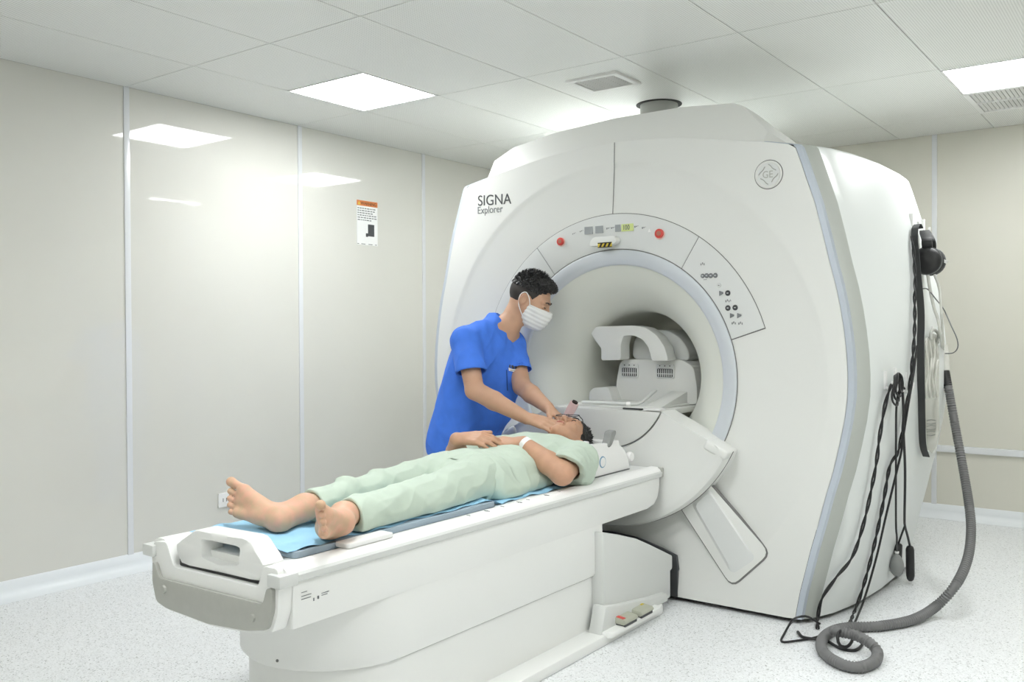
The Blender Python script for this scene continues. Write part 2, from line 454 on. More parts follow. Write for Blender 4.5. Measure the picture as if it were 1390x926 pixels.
for k in range(6):
    z = 2.196-k*.0165; mb = MB(); y = py0+.008
    while y < py1-.03-(.03 if k in (2, 5) else 0):
        ww = random.uniform(.01, .026); mb.box(PX+.002, PX+.0024, y, min(y+ww, py1-.01), z-.005, z+.002); y += ww+.006
    build('text_line', mb, 'midink', e, smooth=None)
build('pictogram', MB().box(PX+.002, PX+.0026, 4.566, 4.628, 2.0, 2.085), 'ink', e, smooth=None)
build('pictogram_base', MB().box(PX+.002, PX+.0025, 4.545, 4.566, 1.995, 2.02), 'ink', e, smooth=None)
for ya, yb_ in ((4.463, 4.478), (4.50, 4.54), (4.57, 4.61), (4.635, 4.655)): build('footer_mark', MB().box(PX+.002, PX+.0024, ya, yb_, 1.94, 1.944), 'ink', e, smooth=None)

# ================================================================== MRI SCANNER (measuring units from here on)
SCALE[0] = U
XC, ZC, G = -2.18, 1.005, 3.72
mri = empty('mri_scanner', (XC, 4.6, 0), 'large white MRI scanner with round bore and silver edge trim', 'MRI scanner')
HALF = [(0, 2.122), (.18, 2.115), (.35, 2.10), (.55, 2.068), (.74, 2.034), (.842, 2.012), (.875, 2.004), (.887, 1.99), (.905, 1.94), (.925, 1.88), (.966, 1.757), (.998, 1.63),
        (1.027, 1.506), (1.052, 1.41), (1.07, 1.321), (1.084, 1.23), (1.094, 1.14), (1.099, 1.05), (1.098, .96), (1.085, .86), (1.065, .76), (1.04, .65), (1.01, .547),
        (.98, .43), (.948, .315), (.925, .22), (.905, .139), (.892, .07), (.884, .02)]
def outline(db=0.0, dz=0.0, scale_mid=0.0):
    R = []
    for x, z in HALF:
        k = min(1, x/.842)
        bump = math.exp(-((z-1.15)/.55)**2)
        R.append((x + db*k*(1-scale_mid*bump), z+dz*(1 if z > 1.95 else 0)))
    L = [(-x, z) for x, z in R[1:]][::-1]
    return L + R                      # from bottom left up over the top to bottom right
def loop_at(y, db, dz=0, sm=0, inset=0):
    return [(XC+x, y, z) for x, z in outline(db, dz, sm)]
def frange(a, b, n): return [a+(b-a)*i/(n-1) for i in range(n)]
BY = [(3.745, .03), (3.765, .05), (3.81, .068), (3.9, .105), (4.07, .14), (4.25, .16), (4.4, .172), (4.76, .176), (4.95, .165), (5.1, .135), (5.3, .08), (5.42, .015), (5.5, -.08), (5.53, -.2)]
def by(y):
    for (a, p), (b, q) in zip(BY, BY[1:]):
        if y <= b: t = max(0, (y-a)/(b-a)); return p+(q-p)*t
    return BY[-1][1]
def side_x(y, z):
    hz = HALF[7:]
    for (x0, z0), (x1, z1) in zip(hz, hz[1:]):
        if z1 <= z <= z0:
            x = x0+(x1-x0)*(z0-z)/(z0-z1); break
    else: x = hz[-1][0] if z < hz[-1][1] else hz[0][0]
    bump = math.exp(-((z-1.15)/.55)**2)
    return XC + x + by(y)*(1-.22*bump)
def side_pt(x, y, off=0.0):
    d = ray(x, y); lo, hi = 3.755, 5.4; prev = None
    for k in range(400):
        Y = lo+(hi-lo)*k/399; p = CU + d*(Y/d.y)
        v = p.x - (side_x(Y, p.z)+off)
        if prev is not None and prev > 0 >= v: return p
        prev = v
    best = min((abs((CU+d*(Y/d.y)).x-(side_x(Y, (CU+d*(Y/d.y)).z)+off)), Y) for Y in frange(lo, hi, 200))
    return CU + d*(best[1]/d.y)

# depth of the dished front
def dish(r):
    if r > 1.02: return G
    return G + (.005*(1.02-r)/.025 if r > .995 else .005+.040*min(1, (.995-r)/.382))
fo = outline()
def ray_out(a):
    ca, sa = math.cos(a), math.sin(a); best = 9
    P = [(x, z-ZC) for x, z in fo]; P = P + [P[0]]
    for (x0, z0), (x1, z1) in zip(P, P[1:]):
        dx, dz = x1-x0, z1-z0; den = ca*dz-sa*dx
        if abs(den) < 1e-9: continue
        t = (x0*dz-z0*dx)/den; q = (x0*sa-z0*ca)/den
        if t > 0 and -1e-6 <= q <= 1+1e-6: best = min(best, t)
    return best
NA = 240
face_loops = []
rads = [.613, .65, .70, .74, .785, .83, .88, .93, .97, .985, .995, 1.0, 1.01, 1.018, 1.022, 1.03, 1.06]
angs = sorted(set([2*math.pi*i/NA for i in range(NA)]))
for r in rads + ['o']:
    lp = []
    for a in angs:
        R = ray_out(a); rr = R if r == 'o' else min(r, R*.9995 if r < 1.06 else R)
        lp.append((XC+rr*math.cos(a), dish(rr), ZC+rr*math.sin(a)))
    face_loops.append(lp)
build('front_cover', MB().loft(face_loops), 'cover', mri, smooth=40)
# silver trim, grey band, side covers, rear
build('edge_trim', MB().loft([loop_at(3.7215, .001), loop_at(3.7225, .004), loop_at(3.727, .024), loop_at(3.745, .03)], closed=False), 'silver', mri, smooth=50)
build('grey_band', MB().loft([loop_at(3.745, .03), loop_at(3.765, .05), loop_at(3.81, .068, 0, .05)], closed=False), 'band', mri, smooth=60)
sl = [loop_at(3.81, .068, 0, .05)]
for y in (3.812, 3.86, 3.9, 3.98, 4.07, 4.16, 4.25, 4.4, 4.58, 4.76, 4.86, 4.95, 5.03, 5.1, 5.2, 5.3, 5.36, 5.42, 5.46, 5.5, 5.53):
    sl.append(loop_at(y, by(y), 0, .22))
build('side_cover', MB().loft(sl, closed=False), 'cover2', mri, smooth=60)
last = sl[-1]
rear = MB(); N = len(last)
hole = []
for p in last:
    a = math.atan2(p[2]-ZC, p[0]-XC); hole.append((XC+.5*math.cos(a), 5.53, ZC+.5*math.sin(a)))
rear.loft([last, hole], closed=True)
build('rear_cover', rear, 'cover2', mri, smooth=40)
build('shadow_plinth', MB().box(XC-.86, XC+.86, 3.79, 5.4, 0, .03), 'black', mri, smooth=None)  # inset block, black to stand for the shadow gap under the covers
# top visor
vx = [-.842, -.742, -.728, -.6, -.35, 0, .35, .6, .645, .75, .842]
vz = [[1.999, 2.031, 2.034, 2.058, 2.099, 2.121, 2.099, 2.058, 2.05, 2.031, 2.009],
      [2.006, 2.045, 2.125, 2.182, 2.222, 2.246, 2.247, 2.226, 2.206, 2.085, 2.018],
      [2.012, 2.055, 2.13, 2.19, 2.228, 2.252, 2.252, 2.226, 2.200, 2.095, 2.022],
      [2.012, 2.05, 2.10, 2.15, 2.19, 2.21, 2.205, 2.175, 2.155, 2.085, 2.022],
      [2.00, 2.03, 2.05, 2.08, 2.11, 2.125, 2.12, 2.09, 2.07, 2.04, 2.00]]
vy = [3.721, 3.762, 3.92, 4.2, 4.6]
build('top_cover', MB().loft([[(XC+x, y, z) for x, z in zip(vx, zz)] for y, zz in zip(vy, vz)], closed=False), 'cover', mri, bevel=0, smooth=28)
# seam down the front
sm = MB(); 
for (xa, za), (xb, zb) in (((.024, 2.121), (.022, 2.02)), ((.022, 2.02), (-.003, 1.785))):
    n = 10
    sm.loft([[(XC+xa+(xb-xa)*k/n+s, dish(za+(zb-za)*k/n-ZC)-.0015, za+(zb-za)*k/n) for s in (-.002, .002)] for k in range(n+1)], closed=False)
build('cover_seam', sm, 'gap', mri, smooth=None)

def sector(r0, r1, a0, a1, y_off, th, nr=4, na=40, yf=dish):
    mb = MB(); loops = []
    for k in range(na+1):
        a = math.radians(a0+(a1-a0)*k/na); lp = []
        rs = frange(r0, r1, nr)
        for r in rs: lp.append((XC+r*math.cos(a), yf(r)-y_off-th, ZC+r*math.sin(a)))
        for r in rs[::-1]: lp.append((XC+r*math.cos(a), yf(r)-y_off, ZC+r*math.sin(a)))
        loops.append(lp)
    return mb.loft(loops, True, True)
def lathe_bore(prof, n=96): return MB().lathe(prof, (XC, 0, ZC), 'y', n, cap=False)
build('bore_ring', lathe_bore([(.616, 3.771), (.612, 3.757), (.604, 3.754), (.55, 3.768), (.542, 3.776), (.54, 3.788)]), 'ring', mri, smooth=40)
build('ring_gap', lathe_bore([(.617, 3.7625), (.612, 3.7605)]), 'gap', mri, smooth=None)
build('bore_liner', lathe_bore([(.541, 3.782), (.53, 3.79), (.50, 3.805), (.46, 3.831), (.42, 3.865), (.385, 3.91), (.355, 3.955), (.333, 4.0), (.323, 4.05), (.32, 4.12), (.32, 5.1), (.34, 5.25), (.42, 5.42), (.5, 5.53)]), 'liner', mri, smooth=50)

# control panels round the bore
A1, A2, A3 = 55.6, 124.4, 17.5
def ctrl(name, a0, a1):
    back = build('panel_gap', sector(.6145, .7845, a0-.25, a1+.25, .0005, .001), 'gap', mri, smooth=None)
    return build(name, sector(.6175, .7815, a0+.12, a1-.12, .001, .004), 'panel', mri, bevel=.0012, smooth=35)
pt = ctrl('display_panel', A1, A2); prr = ctrl('control_panel', A3, A1); pl = ctrl('control_panel', A2, 180-A3)
def pp(x, y, off=0):                     # a pixel on the dished front
    p = ony(x, y, G+.012); r = math.hypot(p.x-XC, p.z-ZC); return ony(x, y, dish(r)-.005-off)
def k7c(x, y): return (900+x*140/810, 320+y*140/810)
def k6c(x, y): return (700+x*260/1390, 290+y*260/1390)
def disc(name, px_, r, th, mt, par, n=20, prof=None):
    p = pp(*px_); yb = p.y+.003
    return build(name, MB().lathe(prof or [(0.0005, -th-.003), (r*.8, -th-.003), (r, -th-.001), (r, .0)], (p.x, yb, p.z), 'y', n), mt, par, smooth=50)
def flat(name, a, b, mt, par, th=.001):
    p, q = pp(*a), pp(*b); x0, x1 = sorted((p.x, q.x)); z0, z1 = sorted((p.z, q.z)); y = min(p.y, q.y)
    return build(name, MB().box(x0, x1, y-th, y+.004, z0, z1), mt, par, smooth=None)
for px_, r in ((k6c(329, 203), .0195), (k6c(1046, 145), .0215)):
    b = disc('emergency_button', px_, r, .012, 'red', pt)
    p = pp(*px_)
    build('emblem', MB().lathe([(r*.42, -.0160), (r*.52, -.0160), (r*.52, -.012), (r*.42, -.012)], (p.x, p.y+.003, p.z), 'y', 20), 'lip', b, smooth=None)
    build('collar', MB().lathe([(r*1.02, -.005), (r*1.25, -.004), (r*1.3, .0), (r*1.02, .0)], (p.x, p.y+.003, p.z), 'y', 24), 'salmon', b, smooth=50)
flat('display', k6c(500, 98), k6c(562, 147), 'lcd', pt); flat('display', k6c(578, 92), k6c(637, 141), 'lcd', pt)
flat('display', k6c(722, 82), k6c(764, 130), 'lcd', pt)
d = flat('display', k6c(768, 78), k6c(857, 124), 'lime', pt, .0012)
p = pp(*k6c(779, 122))
text('display_digits', '100', .034, (p.x, p.y-.005, p.z+.001), (1, 0, 0), (0, 0, 1), 'midink', d, sx=.75)
for x, y in ((424, 145), (478, 128), (672, 108), (706, 104), (876, 95), (930, 103)):
    q = k6c(x, y); mb = MB(); p = pp(*q)
    for k in range(3): mb.box(p.x-.010+k*.008, p.x-.005+k*.008, p.y-.0008, p.y+.003, p.z-.004+.003*((k*7) % 3), p.z+.004)
    build('symbol', mb, 'midink', pt, smooth=None)
p = pp(*k6c(970, 125)); build('arrow_mark', MB().xz([(p.x-.007, p.z-.006), (p.x+.007, p.z-.006), (p.x, p.z+.012)], p.y-.001, p.y+.003), 'white', pt, smooth=None)
# laser housing and caution label
a, b = pp(*k6c(575, 250)), pp(*k6c(765, 165))
lh = build('laser_housing', MB().xz(round_poly([(a.x, a.z+.004), (b.x-.02, a.z+.006), (b.x, a.z+.02), (b.x-.008, b.z), (a.x+.02, b.z), (a.x+.002, b.z-.02)], .012), G-.012, G+.03), 'cover', pt, bevel=.004)
a, b = ony(*k6c(596, 250), G-.013), ony(*k6c(697, 205), G-.013)
lb = build('caution_label', MB().box(a.x, b.x, G-.0135, G-.0115, a.z, b.z), 'yellow', lh, smooth=None)
mb = MB(); ww = b.x-a.x; hh = b.z-a.z
for k in range(3):
    xx = a.x+ww*(.08+.3*k); mb.add([(xx, G-.0142, a.z+.1*hh), (xx+.012, G-.0142, a.z+.1*hh), (xx+ww*.3, G-.0142, b.z-.1*hh), (xx+ww*.3-.012, G-.0142, b.z-.1*hh)], [(0, 1, 2, 3)])
mb.box(a.x, b.x, G-.0142, G-.013, b.z-.005, b.z).box(a.x, b.x, G-.0142, G-.013, a.z, a.z+.004)
build('caution_stripes', mb, 'brow', lb, smooth=None)
# right control panel buttons
def btn(x, y, r, mt, ring=None):
    o = disc('button', k7c(x, y), r, .003, mt, prr, 18)
    p = pp(*k7c(x, y))
    build('symbol', MB().box(p.x-r*.3, p.x+r*.3, p.y-.0045, p.y, p.z-r*.12, p.z+r*.12), 'panel' if mt != 'panel' else 'ink', o, smooth=None)
for x, y in ((509, 451), (510, 568), (567, 565)): btn(x, y, .0125, 'ink')
for x, y in ((440, 390),): btn(x, y, .010, 'panel')
for x, y, r in ((312, 316, .010), (343, 314, .011), (375, 314, .011), (411, 312, .011)): btn(x, y, r, 'midink')
for x, y in ((455, 452), (540, 628), (596, 628)):
    p = pp(*k7c(x, y)); s = .011
    build('button', MB().xz([(p.x-s*.7, p.z-s), (p.x+s, p.z-s*.2), (p.x+s, p.z+s*.4), (p.x-s*.7, p.z+s)], p.y-.003, p.y+.003), 'midink', prr, bevel=.001)
for x, y, n in ((315, 222, 3), (511, 512, 4), (560, 686, 3), (613, 688, 3)):
    p = pp(*k7c(x, y)); mb = MB()
    for k in range(n): mb.box(p.x-.012+k*.0075, p.x-.0085+k*.0075, p.y-.0006, p.y+.003, p.z-.006+.004*(k % 2), p.z+.003+.004*(k % 2))
    build('symbol', mb, 'midink', prr, smooth=None)
p1, p2 = pp(*k7c(318, 348)), pp(*k7c(390, 348)); build('symbol', MB().box(p1.x, p2.x, p1.y-.0006, p1.y+.003, p1.z, p1.z+.002), 'midink', prr, smooth=None)
p = pp(732, 371); build('symbol', MB().box(p.x-.01, p.x+.01, p.y-.001, p.y+.004, p.z-.003, p.z+.003), 'midink', pl, smooth=None)

# lettering and round emblem on the front
p = ony(648.5, 279.5, G); text('lettering', 'SIGNA', .078, (p.x, G-.0006, p.z), (1, 0, -.035), (0, 0, 1), 'ink', mri, th=.0008, sx=.98)
p = ony(648, 290.5, G); text('lettering', 'Explorer', .054, (p.x, G-.0006, p.z), (1, 0, -.02), (0, 0, 1), 'midink', mri, th=.0008, sx=.88)
p = ony(1043.5, 237, G)
bd = build('round_emblem', MB().lathe([(.001, -.004), (.050, -.004), (.054, -.008), (.0585, -.006), (.0595, .001)], (p.x, G, p.z), 'y', 48), 'cover', mri, smooth=50)
build('emblem_ring', MB().lathe([(.0585, -.001), (.0625, -.001), (.0625, .002), (.0585, .002)], (p.x, G, p.z), 'y', 48), 'gap', bd, smooth=None)
build('emblem_disc', MB().lathe([(.001, -.0052), (.048, -.0052), (.048, -.003)], (p.x, G, p.z), 'y', 40), 'panel', bd, smooth=None)
mb = MB()
for k in range(4):
    a = math.pi/2*k+.4
    pts = [(p.x+.037*math.cos(a+t*.9)*(1-.18*math.sin(t*3.1)), G-.0058, p.z+.037*math.sin(a+t*.9)*(1-.18*math.sin(t*3.1))) for t in frange(0, 1.3, 9)]
    mb.tube(pts, .002, 6)
build('emblem_swirls', mb, 'grey', bd, smooth=60)
text('emblem_letters', 'GE', .042, (p.x-.026, G-.0055, p.z-.014), (1, 0, 0), (0, 0, 1), 'grey', bd, th=.0008, sx=.9)

# docking apron below the bore
AE = 25.6
mb = MB(); loops = []
prof = [(.326, 3.80), (.326, 3.668), (.332, 3.660), (.40, 3.654), (.55, 3.650), (.632, 3.647), (.645, 3.640), (.664, 3.638), (.682, 3.644), (.690, 3.66), (.690, 3.80)]
NK = 61
for k in [0, .25, .5, .75, 1, 1.5]+list(range(2, 59))+[58.5, 59, 59.25, 59.5, 59.75, 60]:
    a = math.radians(-AE-(180-2*AE)*k/60); de = min(k, 60-k)*(180-2*AE)/60
    cut = .035*(1-math.sqrt(max(0, 1-(1-min(1, de/4.5))**2)))
    loops.append([(XC+(r-cut*max(0, (r-.5)/.19))*math.cos(a), y, ZC+(r-cut*max(0, (r-.5)/.19))*math.sin(a)) for r, y in prof])
mb.loft(loops, True, True)
ap = build('docking_apron', mb, 'cover', mri, smooth=40)
for sgn in (1, -1):        # raised wing at either end
    a = math.radians(-AE); c = Vector((XC+sgn*.645*math.cos(a), 3.70, ZC+.645*math.sin(a)))
    rd = Vector((sgn*math.cos(a), 0, math.sin(a))); tn = Vector((sgn*math.sin(a)*-1, 0, math.cos(a)))
    build('apron_wing', MB().obox(c-tn*.020-rd*.012, rd*.056, (0, .061, 0), tn*.022), 'cover', ap, bevel=.016, seg=4, smooth=60)
mb = MB(); loops = []
for r, y in ((.3262, 3.6585), (.3232, 3.6585)):
    loops.append([(XC+r*math.cos(a), y+(.004 if r < .325 else 0), ZC+r*math.sin(a)) for a in [math.radians(-AE-(180-2*AE)*k/60) for k in range(61)]])
build('apron_seam', mb.loft(loops, False), 'ink', ap, smooth=None)
build('apron_lip_line', MB().loft([[(XC+r*math.cos(a), 3.697, ZC+r*math.sin(a)) for a in [math.radians(-AE-(180-2*AE)*k/60) for k in range(61)]] for r in (.6895, .6925)], False), 'gap', ap, smooth=None)
# bridge inside the bore
half = [(.322*math.cos(math.radians(a)), .322*math.sin(math.radians(a))) for a in frange(-AE-1, -180+AE+1, 31)]
build('bridge_front', MB().xz([(XC+a, ZC+b) for a, b in half], 3.664, 3.70), 'cover', mri, bevel=.004)
build('bridge', MB().box(XC-.27, XC+.27, 3.70, 5.2, .835, .862), 'cover', mri, bevel=.005)
build('bridge_rail', MB().box(XC+.20, XC+.285, 3.668, 3.72, .866, .876), 'white', mri, bevel=.003)

# pockets under the apron
for sgn in (1, -1):
    q = [ony(*p, G) for p in ((912, 672), (950, 640), (1048, 752), (994, 799))]
    Q = [(sgn*(p.x-XC), p.z) for p in q]
    def sh(Q, f):
        c = Vector((sum(a for a, b in Q)/4, sum(b for a, b in Q)/4)); return [tuple(c+(Vector(p)-c)*f) for p in Q]
    o1 = round_poly(Q, .05)
    fr = build('pocket_outline', MB().xz([(XC+a, b) for a, b in o1], G-.003, G+.02), 'gap', mri, smooth=30)
    o2 = round_poly(sh(Q, .965), .047)
    pk = build('hand_pocket', MB().xz([(XC+a, b) for a, b in o2], G-.0045, G+.02), 'cover', mri, bevel=.0015, smooth=40)
    qi = [ony(*p, G) for p in ((938, 682), (962, 662), (1027, 758), (994, 780))]
    Qi = [(sgn*(p.x-XC), p.z) for p in qi]
    o3 = round_poly(Qi, .03); n = len(o3); c = Vector((sum(a for a, b in o3)/n, sum(b for a, b in o3)/n))
    l1 = [(XC+a, G-.0047, b) for a, b in o3]; l2 = [(XC+c.x+(a-c.x)*.82, G-.018 if b > c.y-.05 else G-.008, c.y+(b-c.y)*.86+.008) for a, b in o3]
    mb = MB().loft([l1, l2]); k = len(mb.v); mb.add(l2, [tuple(range(n))])
    build('pocket_insert', mb, 'panel', pk, smooth=60)
# dock opening in the front
arch = [(-.40, .02), (-.40, .135), (-.36, .145), (-.353, .208), (-.275, .232), (-.141, .264), (0, .272), (.141, .264), (.275, .232), (.353, .208), (.362, .145), (.40, .135), (.40, .02)]
arch = [(a*.865 if abs(a) > .39 else a*.965, b) for a, b in arch]
build('dock_opening', MB().xz([(XC+a, b) for a, b in arch], G-.004, G+.01), 'ink', mri, smooth=None)

# ================================================================== PATIENT TABLE
tb = empty('patient_table', (XC, 2.6, 0), 'white docked patient table with grey foot panel and handle', 'patient table')
up_prof = [(1.555, .576), (3.640, .576), (3.638, .53), (3.622, .485), (3.588, .458), (3.52, .447), (1.555, .447)]
build('upper_body', MB().yz(up_prof, XC-.298, XC+.298), 'table', tb, bevel=.006, smooth=40)
# foot end
endp = [(-.278, .612), (-.21, .62), (-.176, .552), (.21, .558), (.235, .617), (.292, .619), (.298, .575), (.292, .50), (.27, .447), (.18, .428), (.007, .414), (-.2, .421), (-.256, .434), (-.282, .50), (-.29, .575)]
build('foot_frame', MB().xz([(XC+a, b) for a, b in round_poly(endp, .012, 3)], 1.51, 1.556), 'table', tb, bevel=.003, smooth=40)
gp = [(-.266, .556), (-.252, .552), (-.232, .512), (.246, .52), (.262, .566), (.284, .568), (.283, .51), (.262, .455), (.178, .437), (.007, .423), (-.198, .43), (-.248, .442), (-.268, .50)]
gpn = build('foot_panel', MB().xz([(XC+a, b) for a, b in round_poly(gp, .014, 3)], 1.498, 1.512), 'grey', tb, bevel=.003, smooth=40)
for a, b in ((-.205, .485), (.205, .478)):
    build('panel_button', MB().lathe([(.001, -.006), (.010, -.006), (.012, 0)], (XC+a, 1.498, b), 'y', 16), 'grey', gpn, smooth=40)
for sgn in (1, -1): build('corner_bumper', MB().box(XC+sgn*.264, XC+sgn*.318, 1.497, 1.56, .569, .604), 'dock', tb, bevel=.006)
for sgn in (1, -1):
    pr_ = [(.236, .600), (.240, .612), (.256, .619), (.288, .618), (.304, .608), (.308, .6005)]
    build('side_rail', MB().prism([(XC+sgn*a, b) for a, b in pr_], 1.53, 3.636, lambda a, b, d: (a, d, b)), 'white', tb, smooth=40)
    build('rail_shade_band', MB().prism([(XC+sgn*a, b) for a, b in ((.24, .6005), (.309, .6005), (.314, .594), (.312, .578), (.305, .573), (.24, .573))], 1.556, 3.634, lambda a, b, d: (a, d, b)), 'dock', tb, smooth=40)  # greyer than the rail: shade of its down-facing side put into the colour
    build('rail_end', MB().box(XC+sgn*.285, XC+sgn*.314, 3.632, 3.648, .575, .616), 'grey', tb, bevel=.004)
build('cradle', MB().box(XC-.236, XC+.236, 1.55, 3.642, .585, .612), 'table', tb, bevel=.004)
# cradle handle with opening
ho = round_poly([(-.191, .612), (-.084, .672), (.157, .677), (.229, .614), (.206, .567), (-.16, .560)], .018, 5)
hi = round_poly([(-.056, .646), (.117, .648), (.109, .598), (.03, .590), (-.05, .594)], .010, 5)
def ringprism(o, i, y0, y1):
    n = len(o); c = Vector((sum(a for a, b in i)/len(i), sum(b for a, b in i)/len(i)))
    def ra(P, a):
        best = None; ca, sa = math.cos(a), math.sin(a)
        for k in range(len(P)):
            (x0, z0), (x1, z1) = P[k-1], P[k]; x0 -= c.x; x1 -= c.x; z0 -= c.y; z1 -= c.y
            den = ca*(z1-z0)-sa*(x1-x0)
            if abs(den) < 1e-12: continue
            t = (x0*(z1-z0)-z0*(x1-x0))/den; q = (x0*sa-z0*ca)/den
            if t > 0 and -1e-6 <= q <= 1+1e-6: best = t if best is None else max(best, t)
        return best
    loops = []
    for k in range(72):
        a = 2*math.pi*k/72; R, r = ra(o, a), ra(i, a)
        P = lambda rr, y: (XC+c.x+rr*math.cos(a), y, c.y+rr*math.sin(a))
        loops.append([P(r, y0+.006), P(r+.005, y0), P(R-.006, y0), P(R, y0+.006), P(R, y1-.005), P(R-.004, y1), P(r, y1)])
    loops.append(loops[0]); return MB().loft(loops, True)
build('cradle_handle', ringprism(ho, hi, 1.522, 1.59), 'table', tb, smooth=50)
build('cradle_gap', MB().box(XC-.175, XC+.208, 1.53, 1.55, .552, .572), 'black', tb, smooth=None)
# pedestal with a rounded nose
def nose(hw, yn, y1, n=16):
    o = []
    for k in range(n+1):
        a = math.pi+math.pi*k/n; o.append((XC+hw*math.cos(a), yn+hw*1.0+hw*1.0*math.sin(a)))
    return o + [(XC+hw, y1), (XC-hw, y1)]
def scl(o, s): return o
def nose_loft(specs, y1):
    return MB().loft([[(x, y, z) for x, y in nose(hw, yn, y1)] for hw, yn, z in specs], True, True)
mid_sk = build('middle_skirt', nose_loft([(.296, 1.68, .449), (.298, 1.68, .40), (.299, 1.68, .262), (.292, 1.69, .25)], 3.14), 'table', tb, smooth=40)
build('lower_skirt', nose_loft([(.284, 1.71, .252), (.284, 1.71, .05), (.284, 1.71, .03)], 3.085), 'table', tb, smooth=40)
build('skirt_shadow_gap', nose_loft([(.29, 1.70, .248), (.29, 1.70, .2525)], 3.10), 'gap', tb, smooth=40)
bs = build('base_plate', MB().xy(rrect(XC-.376, XC+.376, 1.60, 3.56, .06), 0, .04), 'table', tb, bevel=.008, smooth=40)
bpy.context.view_layer.update()
def cast(o, x, y):
    d = ray(x, y); M_ = Vector(world_loc(o))
    ok, loc_, nrm_, _ = o.ray_cast(CU*U-M_, d.normalized())
    return ((loc_+M_)/U, nrm_) if ok else (None, None)
for x, y in ((376.6, 897), (379, 911), (395, 916)):
    p, n_ = cast(mid_sk, x, y)
    if p: build('screw', MB().tube([p-n_*.003, p+n_*.002], .0045, 10), 'gap', tb, smooth=40)
# head-end dock housing on the floor plate
dk = [(3.08, .03), (3.08, .43), (3.20, .40), (3.36, .352), (3.48, .303), (3.60, .252), (3.685, .215), (3.685, .155), (3.665, .15), (3.665, .03)]
build('dock_housing', MB().yz(dk, XC-.338, XC+.338), 'dock', tb, bevel=.008, smooth=40)
build('dock_step', MB().yz([(3.02, .035), (3.06, .145), (3.16, .125), (3.44, .088), (3.58, .075), (3.60, .035)], XC+.30, XC+.362), 'dock', tb, bevel=.01, smooth=40)
build('pedal_tray', MB().xy(rrect(XC+.29, XC+.40, 3.03, 3.47, .02), .03, .052), 'table', tb, bevel=.006, smooth=40)
for k, (y0, y1) in enumerate(((3.13, 3.235), (3.265, 3.37))):
    pd = build('foot_pedal', MB().prism([(XC+.305, .060), (XC+.400, .056), (XC+.412, .066), (XC+.405, .078), (XC+.315, .088)], y0, y1, lambda a, b, d: (a, d, b)), 'pedal', tb, bevel=.006, smooth=40)
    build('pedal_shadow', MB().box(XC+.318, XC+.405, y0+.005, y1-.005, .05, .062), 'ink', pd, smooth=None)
    if k == 0: build('pedal_mark', MB().obox((XC+.375, y0+.016, .0825), (.02, 0, -.0022), (0, .010, 0), (0, 0, .0008)), 'red', pd, smooth=None)
    if k == 1: build('pedal_mark', MB().obox((XC+.35, y1-.025, .0855), (.02, 0, -.0022), (0, .010, 0), (0, 0, .0008)), 'yellow', pd, smooth=None)
# tick marks and small print
def k8(x, y): return (560+x*360/1390, 540+y*360/1390)
for k, (x, y) in enumerate(((350, 625), (447, 601), (532, 578), (609, 554), (688, 545), (757, 517), (825, 498))):
    p = onz(*k8(x, y), .6195); l = .012 if k % 2 else .008
    build('tick_mark', MB().box(XC+.262, XC+.262+2*l, p.y-.0015, p.y+.0015, .6183, .6196), 'ink' if k % 2 else 'midink', tb, smooth=None)
    if k in (1, 3, 5): text('tick_number', str(4+(k-1)//2), .022, (XC+.268, p.y+.004, .6192), (0, -1, 0), (1, 0, 0), 'ink', tb)
def k2(x, y): return (190+x*430/1221, 600+y*430/1221)
mb = MB(); XS = XC+.2985
def wallbox(a, b):
    p, q = onx(*k2(*a), XS), onx(*k2(*b), XS); zc_ = (p.z+q.z)/2; hz_ = .0008 if b[1]-a[1] < 4 else .004
    mb.box(XS-.001, XS+.0008, min(p.y, q.y), max(p.y, q.y), zc_-hz_, zc_+hz_)
for y in (578, 590, 602): wallbox((622, y), (644+(y*7) % 17, y+1))
wallbox((684, 590), (690, 608)); wallbox((700, 578), (728, 581)); wallbox((700, 587), (722, 589)); wallbox((668, 605), (672, 609))
build('rating_label', mb, 'midink', tb, smooth=None)
# clip-on arm rest piece lying on the rail
p0 = onz(*k2(770, 408), .62); p1 = onz(*k2(975, 365), .62)
setp(build('rail_clip', MB().xy(rrect(XC+.232, XC+.29, p0.y, p1.y, .012), .6193, .634), 'white', bevel=.005, smooth=50), 'flat white plastic pad lying on the near table rail', 'table accessory')

# foam pad and blue sheet
def k2b(x, y): return (200+x*200/1029, 700+y*200/1029)
setp(build('table_pad', MB().xy(rrect(XC-.222, XC+.236, 1.615, 2.52, .02), .6125, .632), 'matpad', bevel=.005, smooth=40), 'thin grey-blue foam pad under the blue sheet', 'pad')
nx, ny = 46, 180; gv = []
for j in range(ny+1):
    for i in range(nx+1):
        u = i/nx; v = j/ny
        x = XC-.225+.447*u+.006*math.sin(v*31)*u; y = 1.595+1.46*v + .012*math.sin(u*9)*(1-v)
        z = .6345+.0035*math.sin(x*43+y*17)*math.sin(y*23-x*11)+.003*math.sin(y*47+x*30)
        if y < 1.75: z += .006*math.sin(x*60+y*22)*(1.75-y)/.15
        if y > 2.52: z -= .018*min(1, (y-2.52)/.04)
        z = max(z, .6335 if y < 2.52 else .6140)
        gv.append((x, y, z))
qf = [(j*(nx+1)+i, j*(nx+1)+i+1, (j+1)*(nx+1)+i+1, (j+1)*(nx+1)+i) for j in range(ny) for i in range(nx)]
mbs = MB().add(gv, qf)
k = len(gv); mbs.v += [(x, y, z-.0012) for x, y, z in gv]; mbs.f += [tuple(a+k for a in f[::-1]) for f in qf]
setp(build('blue_sheet', mbs, 'blue', smooth=179), 'light blue disposable sheet spread under the lying patient', 'sheet')

